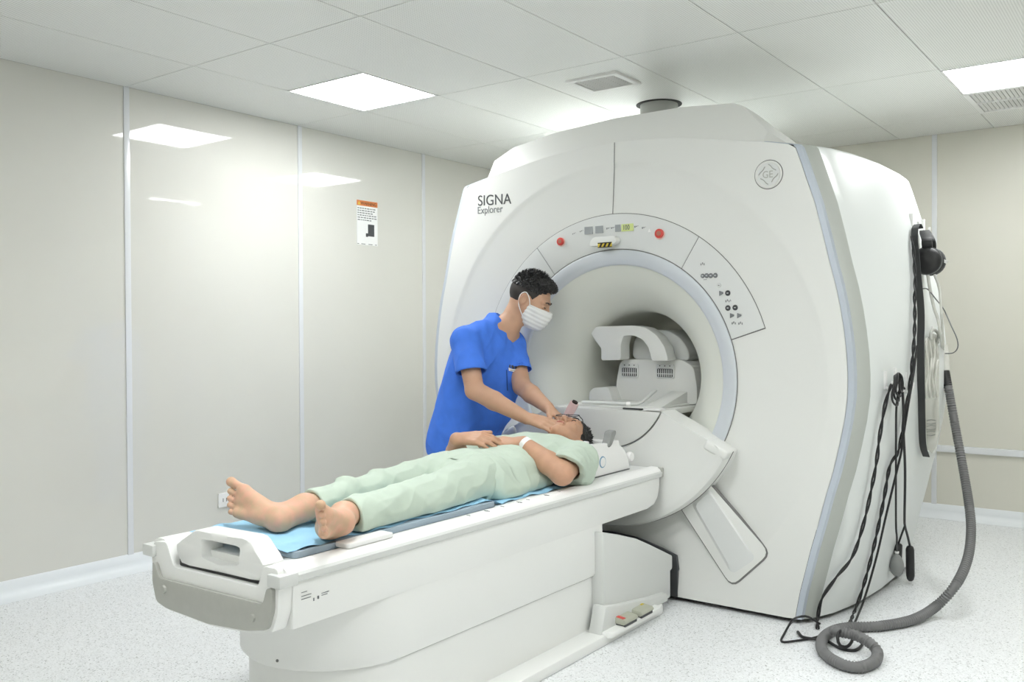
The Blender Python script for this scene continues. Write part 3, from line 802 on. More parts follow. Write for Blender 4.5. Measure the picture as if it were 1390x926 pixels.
# coil base beside the patient's head
cb = empty('head_coil_base', (XC, 3.34, .612), 'white lower head coil with blue round badge on the table end', 'head coil')
side = [(3.175, .614), (3.545, .614), (3.53, .66), (3.50, .70), (3.455, .725), (3.445, .752), (3.40, .752), (3.385, .745), (3.20, .757), (3.20, .772), (3.175, .772)]
for sgn in (1, -1):
    build('side_wall', MB().yz(side, XC+sgn*.175, XC+sgn*.200), 'white', cb, bevel=.005, smooth=40)
build('base_shell', MB().box(XC-.18, XC+.18, 3.20, 3.54, .6125, .640), 'white', cb, bevel=.008)
build('back_shell', MB().xz(round_poly([(XC-.18, .63), (XC+.18, .63), (XC+.18, .70), (XC+.11, .735), (XC-.11, .735), (XC-.18, .70)], .03), 3.50, 3.545), 'white', cb, bevel=.006, smooth=50)
cl = MB().yz(round_poly([(3.352, .728), (3.375, .738), (3.412, .785), (3.408, .80), (3.37, .795), (3.362, .77), (3.345, .742)], .01), XC+.170, XC+.207)
build('grey_clip', cl, 'bulb', cb, bevel=.004, smooth=40)
bg = build('round_badge', MB().lathe([(.001, .0022), (.024, .0022), (.025, 0)], (XC+.200, 3.305, .672), 'x', 32), 'blueink', cb, smooth=40)
build('badge_ring', MB().lathe([(.0185, .0032), (.0205, .0032), (.0205, .002), (.0185, .002)], (XC+.200, 3.305, .672), 'x', 32), 'white', bg, smooth=40)
text('badge_letters', 'GE', .017, (XC+.2030, 3.294, .667), (0, 1, 0), (0, 0, 1), 'white', bg)
build('latch_knob', MB().lathe([(.001, -.012), (.018, -.012), (.022, -.006), (.022, .006), (.018, .012), (.001, .012)], (XC+.19, 3.56, .665), 'x', 24), 'white', cb, smooth=50)
build('hinge_strip', MB().box(XC+.195, XC+.206, 3.18, 3.53, .6135, .6165), 'dgrey', cb, smooth=None)

# coil inside the bore
hc = empty('bore_coil', (XC, 4.3, .862), 'white head coil with open arch and two slotted vents inside the bore', 'head coil')
bxp = round_poly([(-.185, .865), (-.185, .955), (-.165, 1.06), (-.14, 1.082), (.19, 1.086), (.255, 1.05), (.272, .95), (.272, .865)], .025, 4)
bx = build('coil_body', MB().xz([(XC+a, b) for a, b in bxp], 4.085, 4.5), 'cover', hc, bevel=.008, smooth=40)
for c in (-.101, .101):
    z0, z1 = .99, 1.061
    vf = build('vent_frame', MB().xz([(XC+c+a, b) for a, b in rrect(-.05, .05, z0, z1, .008)], 4.078, 4.090), 'panel', hc, bevel=.002)
    build('vent_recess', MB().xz([(XC+c+a, b) for a, b in rrect(-.043, .043, z0+.006, z1-.022, .006)], 4.0775, 4.0785), 'ink', vf, smooth=None)
    for k in range(7): build('vent_bar', MB().box(XC+c-.036+k*.0115, XC+c-.032+k*.0115, 4.0755, 4.0785, z0+.008, z1-.024), 'panel', vf, smooth=None)
    build('vent_crossbar', MB().box(XC+c-.042, XC+c+.042, 4.0757, 4.0785, z0+.021, z0+.025), 'panel', vf, smooth=None)
    for k in (-1, 0, 1): build('vent_screw', MB().lathe([(.001, -.002), (.003, -.002), (.003, .001)], (XC+c+k*.028, 4.078, z1-.008), 'y', 10), 'ink', vf, smooth=None)
outer = [(-.30, 1.24), (-.26, 1.252), (-.05, 1.256), (.02, 1.244), (.08, 1.205), (.12, 1.15), (.14, 1.082)]
inner = [(.05, 1.082), (.03, 1.15), (-.005, 1.19), (-.06, 1.208), (-.11, 1.205), (-.125, 1.16), (-.125, 1.082)]
leg = [(-.24, 1.078), (-.24, 1.14), (-.275, 1.18), (-.30, 1.215)]
# widen so that the arch sits on the bore axis
build('coil_arch', MB().xz([(XC+a+.03, b) for a, b in round_poly(outer+inner+leg, .012, 3)], 3.98, 4.07), 'cover', hc, bevel=.012, seg=3, smooth=50)
dm = [(-.11, 1.08), (-.10, 1.19), (-.02, 1.235), (.10, 1.23), (.17, 1.19), (.21, 1.13), (.215, 1.08)]
build('coil_dome', MB().xz([(XC+a, b) for a, b in round_poly(dm, .04)], 4.12, 4.42), 'dock', hc, bevel=.03, seg=3, smooth=60)
build('coil_wing', MB().xz([(XC+a, b) for a, b in round_poly([(-.30, .865), (-.295, .915), (-.27, .935), (-.18, .94), (-.15, .865)], .015)], 4.0, 4.3), 'cover', hc, bevel=.01, smooth=50)
build('coil_plate', MB().xy(round_poly([(XC-.25, 3.76), (XC+.1, 3.74), (XC+.22, 3.85), (XC+.24, 4.1), (XC-.25, 4.1)], .04), .8625, .872), 'cover', hc, bevel=.003, smooth=40)
build('head_wedge', MB().yz([(3.78, .864), (4.09, .864), (4.09, .93)], XC+.13, XC+.22), 'cover', hc, bevel=.006)
cpts = spline([ony(790, 552, 3.75), ony(812, 551, 3.76), ony(838, 557, 3.77), ony(856, 553, 3.78), ony(872, 545, 3.84), ony(890, 530, 3.95)], .01)
cpts = [Vector((p.x, p.y, max(p.z, .881))) for p in cpts]
setp(build('coil_cable', MB().tube(cpts, .008, 10), 'dock', smooth=60), 'thick pale coil cable lying at the front of the bore', 'cable')
build('cable_collar', MB().tube([cpts[len(cpts)//2], cpts[len(cpts)//2+2]], .012, 12), 'white', bpy.data.objects['coil_cable'])
lk = [ony(848, 562, 3.72), ony(874, 562, 3.72)]
setp(build('bridge_latch_bar', MB().box(lk[0].x, lk[1].x, 3.70, 3.715, .8625, .870), 'ink', bevel=.002), 'slim dark latch bar on the bore bridge', 'latch')

# ================================================================== things hanging on the scanner's side
def spts(lst, off=.012): return [side_pt(x, y, off) for x, y in lst]
def k6d(x, y): return (1040+x*350/853, 180+y*350/853)
def k7d(x, y): return (1040+x*350/761, 500+y*350/761)
def kz(x, y): return (1180+x*150/926, 290+y*150/926)
def ky(x, y): return (1180+x*150/694, 420+y*150/694)
# white hooks on the side cover (parts of the scanner)
def hook(x, y, h=.075, out=.028):
    p = side_pt(x, y, 0); sx = side_x(p.y, p.z)
    mb = MB().box(sx-.01, sx+.006, p.y-.011, p.y+.011, p.z-h*.35, p.z+h*.65)
    pr_ = spline([(sx+.004, p.y, p.z-h*.25), (sx+out*.7, p.y, p.z-h*.32), (sx+out, p.y, p.z-h*.1), (sx+out, p.y, p.z+h*.1)], .008)
    build('hook', mb.tube(pr_, .006, 8), 'white', mri, bevel=0, smooth=50); return p
for x, y in (ky(97, 462), ky(158, 440), ky(170, 490), ky(230, 470)): hook(x, y)
hook(*kz(355, 85)); hook(*kz(452, 130)); 
hp1 = hook(*ky(392, 150), h=.05)

# headphones
e_p = side_pt(*kz(500, 400), .05); HY, HZ, HX = e_p.y, e_p.z, e_p.x
hd = empty('headphones', (HX, HY, HZ-.07), 'black headphones hanging by their headband on the scanner side', 'headphones')
topp = side_pt(*kz(462, 150), .03)
for sgn in (-1, 1):
    c = Vector((HX, HY+sgn*.035, HZ)); 
    pr_ = [(.001, .040), (.035, .038), (.058, .024), (.064, .006), (.064, -.004)]
    prc = [(r, sgn*h) for r, h in pr_]
    cp = build('ear_cup', MB().lathe(prc, c, 'y', 28), 'black', hd, smooth=50)
    build('ear_cushion', MB().lathe([(.064, -sgn*.004), (.066, -sgn*.012), (.062, -sgn*.024), (.04, -sgn*.026), (.001, -sgn*.022)], c, 'y', 28), 'strap', cp, smooth=50)
    build('cup_rim', MB().lathe([(.0655, sgn*.002), (.067, sgn*.004), (.067, sgn*.008), (.0645, sgn*.009)], c, 'y', 28), 'dgrey', cp, smooth=50)
band = spline([(HX, HY-.035, HZ+.05), (HX-.004, HY-.03, HZ+.10), (topp.x, topp.y, topp.z), (HX-.004, HY+.05, HZ+.10), (HX, HY+.045, HZ+.05)], .01)
build('headband', MB().ribbon(band, (1, 0, .0), .045, .014), 'black', hd, bevel=.003, smooth=50)
build('cup_plug', MB().obox((HX+.05, HY+.02, HZ+.005), (.025, .004, -.012), (0, .007, 0), (.003, 0, .007)), 'white', hd, bevel=.002)

# wide black strap over the hook
sp = spline([side_pt(*kz(x, y), o) for x, y, o in ((425, 125, .02), (405, 90, .03), (382, 130, .03), (380, 220, .022), (392, 350, .022), (405, 500, .022), (420, 650, .022), (432, 800, .022))]
            + [side_pt(*ky(x, y), .022) for x, y in ((325, 100), (322, 200), (322, 320), (324, 450), (328, 560), (330, 680), (333, 800), (340, 870), (358, 925))], .02)
setp(build('hanging_strap', MB().ribbon(sp, (1, -.35, 0), .034, .003), 'strap', smooth=50), 'wide dark webbing strap hanging from the upper hook', 'strap')
# black twisted cables
def cable(name, pts, r, mt, label, cat='cable', twist=0, n=8):
    P = spline(pts, .012); mb = MB()
    if twist:
        for ph in range(2):
            Q = []
            for i, p in enumerate(P):
                a = i*.012/twist*2*math.pi + ph*math.pi; Q.append(p+Vector((math.cos(a), math.sin(a), 0))*r*.75)
            mb.tube(Q, r*.7, n)
    else: mb.tube(P, r, n)
    o = build(name, mb, mt, smooth=60); return setp(o, label, cat)
fl_ = lambda x, y, z=.008: onz(x, y, z)
P1 = [side_pt(*kz(360, 190), .02), side_pt(*kz(372, 330), .02), side_pt(*kz(385, 560), .02), side_pt(*kz(380, 700), .02)] + [side_pt(*ky(x, y), .02) for x, y in ((286, 60), (282, 180), (270, 330), (255, 470), (232, 620), (205, 780), (180, 900))]
P1 += [side_pt(*k7d(x, y), .02) for x, y in ((365, 290), (345, 400), (315, 540), (285, 650), (262, 715))] + [fl_(*k7d(247, 752))]
cable('long_black_cable', P1, .0058, 'black', 'twisted black cable running from the headphone hook down to the floor', twist=.16)
P2 = [side_pt(*ky(x, y), .035) for x, y in ((300, 230), (275, 420), (245, 600), (215, 790), (200, 900))] + [side_pt(*k7d(x, y), .035) for x, y in ((384, 310), (355, 430), (325, 560), (290, 680))] + [fl_(*k7d(262, 750))]
cable('thin_black_cable', P2, .0048, 'black', 'thin black cable slanting to the floor beside the twisted cable')
P3 = [side_pt(*ky(x, y), .03) for x, y in ((215, 500), (180, 455), (145, 470), (122, 520), (100, 600), (78, 720), (58, 850), (50, 925))] + [side_pt(*k7d(x, y), .025) for x, y in ((318, 320), (290, 450), (255, 555), (205, 620), (165, 680), (152, 740))] + [fl_(*k7d(152, 768))]
cable('hooked_black_cable', P3, .006, 'black', 'black twisted cable draped over the lower hooks and down to the scanner corner', twist=.2)
# small coil of cable on the hooks
mb = MB(); c = side_pt(*ky(168, 510), .045)
for k in range(3):
    R = .052-.006*k
    mb.tube([c+Vector((.006*k+.004*math.sin(3*a), R*1.05*math.cos(a), R*1.2*math.sin(a)+.012*k)) for a in frange(0, 2*math.pi, 28)], .0042, 6)
c2_ = side_pt(*ky(200, 475), .05); mb.tube([c2_+Vector((0, .03*math.cos(a), .03*math.sin(a))) for a in frange(0, 2*math.pi, 20)], .0045, 6)
setp(build('cable_coil', mb, 'black', smooth=60), 'small loops of thin black cable coiled on the lower white hooks', 'cable')
# call bulb and hand controls on their cords
def kb(x, y): return (1180+x*80/823, 700+y*90/926)
def hang(x, y, o=.03): return side_pt(x, y, o)
bp = hang(*kb(385, 690)); cb2 = [hang(*ky(182, 520)), hang(*ky(170, 620)), hang(*ky(168, 800)), hang(*kb(372, 60)), hang(*kb(385, 300)), hang(*kb(390, 520))]
cu_ = empty('call_bulb', (bp.x, bp.y, bp.z-.05), 'grey rubber squeeze bulb hanging on a thin black cord', 'squeeze bulb')
build('bulb', MB().lathe([(.001, -.054), (.014, -.05), (.026, -.036), (.032, -.012), (.031, .008), (.024, .03), (.014, .046), (.008, .053), (.008, .06), (.001, .06)], bp, 'z', 24), 'bulb', cu_, smooth=60)
build('bulb_collar', MB().lathe([(.0005, .056), (.010, .056), (.010, .066), (.0005, .066)], bp, 'z', 16), 'white', cu_, smooth=40)
cb2[-1] = bp+Vector((0, 0, .064)); build('cord', MB().tube(spline(cb2, .03), .0045, 8), 'black', cu_, smooth=60)
for nm, a, b, top, lab, dx in (('hand_switch', kb(470, 400), kb(430, 610), kb(450, 375), 'short black hand switch hanging half behind the longer one', -.02), ('hand_controller', kb(530, 420), kb(555, 790), kb(545, 390), 'long rounded black hand controller hanging beside the grey bulb', .012)):
    A, B = hang(*a), hang(*b); X = A.x+dx; A = Vector((X, A.y, A.z)); B = Vector((X, A.y+(.012 if dx > 0 else -.012), B.z))
    e = empty(nm, B-Vector((0, 0, .02)), lab, 'controller')
    r = .024 if dx > 0 else .022; d_ = (B-A)
    st = [(0, .55), (.03, .8), (.1, 1), (.5, 1.02), (.85, 1), (.95, .8), (1, .45)]
    loops = [[A+d_*t+Vector((r*s*math.cos(q)*.8, r*s*math.sin(q), 0)) for q in frange(0, 2*math.pi*23/24, 24)] for t, s in st]
    build('body', MB().loft(loops, True, True), 'black', e, smooth=60)
    jn = hang(*kb(497, 140)); c_ = [A+Vector((0, 0, 0)), (A+jn)/2+Vector((0, .002*(1 if dx > 0 else -1), 0)), jn]
    if dx > 0: c_ += [hang(*kb(492, 0)), hang(*k7d(410, 300)), hang(*k7d(405, 180)), hang(*ky(215, 620)), hang(*ky(208, 520))]
    build('cord', MB().tube(spline(c_, .03), .0055 if dx > 0 else .0045, 8), 'black', e, smooth=60)
# corrugated hose
HP = [(1283, 506, 4.88), (1288, 530, 4.86), (1296, 575, 4.82), (1308, 640, 4.72), (1316, 690, 4.6), (1318, 725, 4.5), (1313, 760, 4.36), (1298, 793, 4.22)]
hpts = [ony(*p) for p in HP] + [onz(1272, 822, .05), onz(1240, 841, .024), onz(1195, 850, .021), onz(1150, 852, .021), onz(1126, 859, .021), onz(1115, 872, .021), onz(1119, 887, .021), onz(1140, 901, .021), onz(1165, 906, .021), onz(1186, 899, .021), onz(1191, 886, .025), onz(1182, 874, .045), onz(1162, 863, .058), onz(1140, 858, .060), onz(1128, 856, .058)]
hp_ = spline(hpts, .006)
hs = empty('corrugated_hose', onz(1195, 850, 0), 'thick grey corrugated hose drooping to the floor and looping there', 'hose')
build('hose', MB().tube(hp_, lambda i: .0215 if i % 2 else .0175, 14), 'hose', hs, smooth=60)
top = [side_pt(*ky(430, 60), .05), side_pt(*ky(450, 180), .06), ony(1280, 470, 4.92), ony(1282, 490, 4.9), ony(1283, 510, 4.88)]
build('clear_cuff', MB().tube(spline(top[2:], .01), .0235, 14), 'clear', hs, smooth=60)
build('black_cuff', MB().tube([ony(1282.5, 504, 4.882), ony(1286, 524, 4.865)], .0225, 14), 'black', hs, smooth=60)
t2 = [side_pt(*kz(490, 510), .04), side_pt(*kz(510, 640), .045), side_pt(*kz(545, 800), .05), side_pt(*ky(430, 60), .055), side_pt(*ky(445, 150), .06), ony(1280, 476, 4.92)]
build('clear_tube', MB().tube(spline(t2, .015), .007, 8), 'clear', hs, smooth=60)
t3 = [side_pt(*kz(545, 510), .06), side_pt(*kz(585, 620), .07), side_pt(*kz(600, 780), .075), side_pt(*ky(455, 60), .07), ony(1280.5, 474, 4.92)]
build('clear_tube', MB().tube(spline(t3, .015), .006, 8), 'clear', hs, smooth=60)
# thin wire loop sticking out
wl_ = [side_pt(*kz(440, 630), .02), side_pt(*kz(490, 635), .03), side_pt(*kz(560, 720), .07)] + [ony(*p) for p in ((1281, 420, 4.9), (1291, 442, 4.85), (1299, 460, 4.82), (1300, 472, 4.82), (1294, 479, 4.84), (1283, 480, 4.88))]
cable('wire_loop', wl_, .0028, 'dgrey', 'thin grey wire bowing out beside the headphones', 'wire', n=6)
# clear bag with coiled tubing behind the strap
bc = [side_pt(*ky(x, y), .018) for x, y in ((350, 200), (430, 150), (438, 560), (440, 760), (405, 900), (350, 880))]
bgp = [(p.y, p.z) for p in bc]
tbag = empty('tubing_bag', (bc[0].x, bc[0].y, bc[-1].z), 'clear plastic bag of pale tubing hanging behind the black strap', 'bag')
loops = []
for o in (.012, .03):
    loops.append([side_pt(*ky(x, y), o) for x, y in ((352, 200), (390, 150), (430, 160), (440, 330), (438, 560), (440, 760), (420, 860), (395, 905), (362, 880), (352, 700), (350, 450))])
mbb = MB().loft(loops); n = 11; mbb.add(loops[1], [tuple(range(n))]); mbb.add(loops[0], [tuple(range(n-1, -1, -1))])
build('bag', mbb, 'bag', tbag, smooth=60)
for x0 in (362, 382, 402, 420):
    tp = [side_pt(*ky(x0+8*math.sin(k*1.3+x0), 180+k*62), .024+.006*(k % 2)) for k in range(7)]
    build('tube_strand', MB().tube(spline(tp, .02), .0055, 8), 'clear', tbag, smooth=60)
build('bag_clip', MB().tube(spline([side_pt(*ky(x, y), .04) for x, y in ((385, 190), (388, 145), (410, 130), (435, 160), (430, 210))], .01), .007, 8), 'grey', tbag, smooth=60)
for k in range(6):
    a, b = side_pt(*ky(362, 700+k*18), .033), side_pt(*ky(415, 697+k*18), .033)
    build('bag_print', MB().tube([a, (a+b)/2+Vector((0, 0, .004*(-1)**k)), b], .0014, 5), 'ink', tbag, smooth=None)
# cords on the floor
fc = [onz(*p) for p in ((1113, 847, .06), (1098, 838, .09), (1088, 837, .095), (1076, 842, .05), (1066, 858, .008), (1061, 871, .006), (1080, 870, .006), (1100, 867, .006), (1115, 863, .006))]
cable('floor_cord', fc, .0045, 'black', 'thin black cord bent into a triangle on the floor at the scanner corner')
fc = [onz(*p) for p in ((1083, 858, .008), (1090, 865, .008), (1108, 868, .012), (1122, 870, .012), (1140, 880, .006), (1160, 883, .006), (1171, 874, .006), (1168, 862, .012), (1155, 855, .04), (1140, 857, .07), (1137, 866, .055), (1140, 876, .03), (1150, 878, .02), (1157, 868, .03), (1150, 858, .05))]
cable('floor_cord', fc, .006, 'black', 'black cord lying in loops inside the hose ring on the floor')

# ================================================================== SIGNED-DISTANCE BODIES
class Vol:
    def __init__(s, lo, hi, h):
        s.lo = np.array(lo, np.float32); s.h = h
        s.n = np.ceil((np.array(hi)-np.array(lo))/h).astype(int)+1
        s.d = np.full(s.n, .3, np.float32)
    def sub(s, lo, hi):
        a = np.clip(np.floor((np.array(lo)-s.lo)/s.h).astype(int), 0, s.n-1); b = np.clip(np.ceil((np.array(hi)-s.lo)/s.h).astype(int)+1, 1, s.n)
        sl = tuple(slice(i, j) for i, j in zip(a, b))
        ax = [s.lo[k]+np.arange(a[k], b[k], dtype=np.float32)*s.h for k in range(3)]
        return sl, ax[0][:, None, None], ax[1][None, :, None], ax[2][None, None, :]
    def put(s, sl, v, k, op):
        D = s.d[sl]
        if op == 'u':
            if k > 0:
                q = np.clip(.5+.5*(D-v)/k, 0, 1); s.d[sl] = D*(1-q)+v*q-k*q*(1-q)
            else: s.d[sl] = np.minimum(D, v)
        elif op == 's':
            if k > 0:
                q = np.clip(.5-.5*(D+v)/k, 0, 1); s.d[sl] = D*(1-q)-v*q+k*q*(1-q)
            else: s.d[sl] = np.maximum(D, -v)
    def cone(s, a, b, ra, rb, k=.012, op='u', flat=None):
        a, b = np.array(a, np.float32), np.array(b, np.float32); mr = max(ra, rb)+.05+k
        sl, X, Y, Z = s.sub(np.minimum(a, b)-mr, np.maximum(a, b)+mr)
        ab = b-a; L = float(ab@ab)+1e-9
        t = np.clip(((X-a[0])*ab[0]+(Y-a[1])*ab[1]+(Z-a[2])*ab[2])/L, 0, 1)
        v = np.sqrt((X-a[0]-t*ab[0])**2+(Y-a[1]-t*ab[1])**2+(Z-a[2]-t*ab[2])**2)-(ra+(rb-ra)*t)
        s.put(sl, v, k, op); return s
    def ell(s, c, r, R=None, k=.012, op='u'):
        c = np.array(c, np.float32); r = np.array(r, np.float32); mr = float(r.max())+.05+k
        sl, X, Y, Z = s.sub(c-mr, c+mr); X, Y, Z = X-c[0], Y-c[1], Z-c[2]
        if R is not None:
            R = np.array(R, np.float32)           # rows: local axes in world
            X, Y, Z = (R[i][0]*X+R[i][1]*Y+R[i][2]*Z for i in range(3))
        k0 = np.sqrt((X/r[0])**2+(Y/r[1])**2+(Z/r[2])**2); k1 = np.sqrt((X/r[0]**2)**2+(Y/r[1]**2)**2+(Z/r[2]**2)**2)+1e-6
        s.put(sl, k0*(k0-1)/k1, k, op); return s
    def plane(s, p, n, box=None):                  # cut away the side n points to (inside box)
        n = np.array(n, np.float32); n = n/np.linalg.norm(n); p = np.array(p, np.float32)
        if box is None: box = (s.lo, s.lo+s.n*s.h)
        sl, X, Y, Z = s.sub(*box)
        s.d[sl] = np.maximum(s.d[sl], (X-p[0])*n[0]+(Y-p[1])*n[1]+(Z-p[2])*n[2]); return s
    def merge(s, o, k=.01):
        s.put((slice(None),)*3, o.d, k, 'u'); return s
    def disp(s, fn, amp):
        sl, X, Y, Z = s.sub(s.lo, s.lo+s.n*s.h)
        m = np.abs(s.d) < .03
        i = np.nonzero(m); s.d[i] += amp*fn(s.lo[0]+i[0]*s.h, s.lo[1]+i[1]*s.h, s.lo[2]+i[2]*s.h).astype(np.float32); return s
    def mesh(s, relax=2):
        d = s.d; S = d < 0; h = s.h
        c = np.zeros(tuple(s.n-1), np.uint8)
        for i in (0, 1):
            for j in (0, 1):
                for k in (0, 1): c += S[i:S.shape[0]-1+i, j:S.shape[1]-1+j, k:S.shape[2]-1+k]
        act = (c > 0) & (c < 8); ids = np.argwhere(act); idx = np.full(c.shape, -1, np.int32); idx[act] = np.arange(len(ids))
        acc = np.zeros((len(ids), 3)); cnt = np.zeros(len(ids))
        co = [(i, j, k) for i in (0, 1) for j in (0, 1) for k in (0, 1)]
        for a in range(8):
            for b in range(a+1, 8):
                A, B = np.array(co[a]), np.array(co[b])
                if np.abs(A-B).sum() != 1: continue
                da = d[tuple((ids+A).T)]; db = d[tuple((ids+B).T)]; mk = (da < 0) != (db < 0)
                t = da[mk]/(da[mk]-db[mk]); acc[mk] += A+(B-A)*t[:, None]; cnt[mk] += 1
        V = (ids+acc/cnt[:, None])*h+s.lo
        Fs = []
        for ax in range(3):
            o1, o2 = [(1, 2), (2, 0), (0, 1)][ax]
            sa = [slice(1, -1)]*3; sb = [slice(1, -1)]*3; sa[ax] = slice(0, -1); sb[ax] = slice(1, None)
            P, Q = S[tuple(sa)], S[tuple(sb)]; e = np.argwhere(P != Q)
            if not len(e): continue
            fl = P[tuple(e.T)]; off = np.ones(3, int); off[ax] = 0; e = e+off
            u = np.zeros(3, int); u[o1] = 1; v = np.zeros(3, int); v[o2] = 1
            q = np.stack([idx[tuple((e-u-v).T)], idx[tuple((e-v).T)], idx[tuple(e.T)], idx[tuple((e-u).T)]], 1)
            q[~fl] = q[~fl][:, ::-1]; Fs.append(q)
        Fq = np.concatenate(Fs); Fq = Fq[(Fq >= 0).all(1)]
        for _ in range(relax):                      # light smoothing
            su = np.zeros_like(V); n = np.zeros(len(V))
            for a, b in ((0, 1), (1, 2), (2, 3), (3, 0)):
                for p, r in ((a, b), (b, a)):
                    np.add.at(su, Fq[:, p], V[Fq[:, r]]); np.add.at(n, Fq[:, p], 1)
            V = V*.5+.5*su/np.maximum(n, 1)[:, None]
        return V, Fq

def sdf_obj(name, vol, mt, parent=None, loc=None, relax=2, keep=None):
    V, Fq = vol.mesh(relax)
    if keep is not None:                            # largest connected piece
        lab = np.arange(len(V))
        for _ in range(400):
            old = lab.copy(); m_ = lab[Fq].min(1)
            for a in range(4): np.minimum.at(lab, Fq[:, a], m_)
            lab = lab[lab]
            if (old == lab).all(): break
        u, ct = np.unique(lab, return_counts=True); ok = lab == u[ct.argmax()]
        mp = np.cumsum(ok)-1; Fq = mp[Fq[ok[Fq[:, 0]]]]; V = V[ok]
    V = V*U
    org = np.array(world_loc(parent) if parent else Vector(loc)*U)
    me = bpy.data.meshes.new(name)
    me.vertices.add(len(V)); me.vertices.foreach_set('co', (V-org).ravel().astype(np.float32))
    me.loops.add(Fq.size); me.loops.foreach_set('vertex_index', Fq.ravel().astype(np.int32))
    me.polygons.add(len(Fq)); me.polygons.foreach_set('loop_start', np.arange(0, Fq.size, 4, dtype=np.int32))
    me.update(calc_edges=True); me.validate()
    return finish(name, me, mt, parent, Vector(loc)*U if loc is not None else None, 179)

def nv(v): v = np.array(v, float); return v/np.linalg.norm(v)
def frame(fwd, upv):
    f = nv(fwd); u_ = np.array(upv, float); u_ = nv(u_-f*(u_@f)); l = np.cross(u_, f); return f, l, u_    # forward, left, up

def hand(vol, wrist, d, pn, thumb, curls, spread=.0, sc=.93, thumb_out=.6, thumb_curl=.3):
    """d finger direction, pn palm normal (the way the palm faces), thumb: +1/-1 side along cross(d, pn)"""
    d = nv(d); pn = nv(np.array(pn)-d*(np.array(pn)@d)); s = np.cross(d, pn)*thumb; W = np.array(wrist, float)
    base = [(.088, .026), (.092, .008), (.087, -.011), (.078, -.028)]
    lens = [(.042, .025, .02), (.046, .029, .021), (.043, .027, .02), (.034, .02, .018)]
    vol.cone(W, W+d*.03*sc, .021*sc, .022*sc, .01)
    tips = []
    for i, ((bx, by_), L) in enumerate(zip(base, lens)):
        K = W+(d*bx+s*by_)*sc
        vol.cone(W+(d*.02+s*by_*.5)*sc, K, .0135*sc, .0115*sc, .010)
        dd = nv(d+s*spread*(1.5-i)); a = 0; p = K; r = .0096*sc*(1 if i < 3 else .88)
        for j, l in enumerate(L):
            a += curls[i][j] if hasattr(curls[i], '__len__') else curls[i]*(1, 1.1, .7)[j]
            dn = dd*math.cos(a)+pn*math.sin(a); q = p+dn*l*sc
            vol.cone(p, q, r, r*.9, .0035 if j else .006); p = q; r *= .9
        tips.append(p)
    B = W+(d*.022+s*.02)*sc; td = nv(d*.75+s*thumb_out+pn*thumb_curl)
    K = B+td*.045*sc; vol.cone(B, K, .0155*sc, .0125*sc, .010)
    t2 = nv(td+d*.35-s*.1); p = K+t2*.032*sc; vol.cone(K, p, .0115*sc, .0105*sc, .005)
    t3 = nv(t2+d*.3); q = p+t3*.024*sc; vol.cone(p, q, .0105*sc, .0085*sc, .004)
    return tips

def foot(vol, heel, toe, medial, sc=.93):
    """heel centre, direction to the toes, direction of the big-toe side; sole normal follows"""
    t = nv(toe); w_ = nv(np.array(medial)-t*(np.array(medial)@t)); 
    H = np.array(heel, float)
    return t, w_, H
def foot_build(vol, heel, t, w_, n_, ankle, sc=.93):
    P = lambda a, b, c: np.array(heel)+(t*a+w_*b*1.22+n_*c)*sc
    vol.ell(P(.005, 0, .006), (.038*sc, .034*sc, .034*sc), [t, w_, n_], .02)
    vol.cone(P(0, 0, 0), P(.075, -.012, .004), .029*sc, .024*sc, .02)
    vol.cone(P(.01, .0, .01), P(.165, .026, .006), .026*sc, .021*sc, .02)
    vol.cone(P(.06, -.014, .004), P(.145, -.03, .002), .022*sc, .016*sc, .018)
    vol.cone(P(.10, .004, .012), P(.158, .0, .008), .024*sc, .018*sc, .02)
    vol.cone(P(.03, .004, .055), P(.14, .014, .022), .034*sc, .018*sc, .025)
    vol.cone(ankle, P(.028, .003, .05), .036*sc, .036*sc, .03)
    vol.cone(ankle, P(.005, 0, .012), .033*sc, .030*sc, .03)
    toes = [((.178, .031), (.222, .033), .0150), ((.176, .010), (.208, .011), .0098), ((.170, -.006), (.198, -.006), .0092), ((.162, -.020), (.187, -.021), .0088), ((.150, -.033), (.172, -.035), .0088)]
    for (a, b), (c, e_), r in toes:
        vol.cone(P(a-.02, b, .006), P(a, b, .006), r*sc*1.05, r*sc*.85, .006)
        vol.cone(P(a, b, .006), P(c, e_, .010), r*sc*.85, r*sc*.95, .002)
        vol.ell(P(c, e_, .009), (r*sc*1.05,)*3, None, .004)

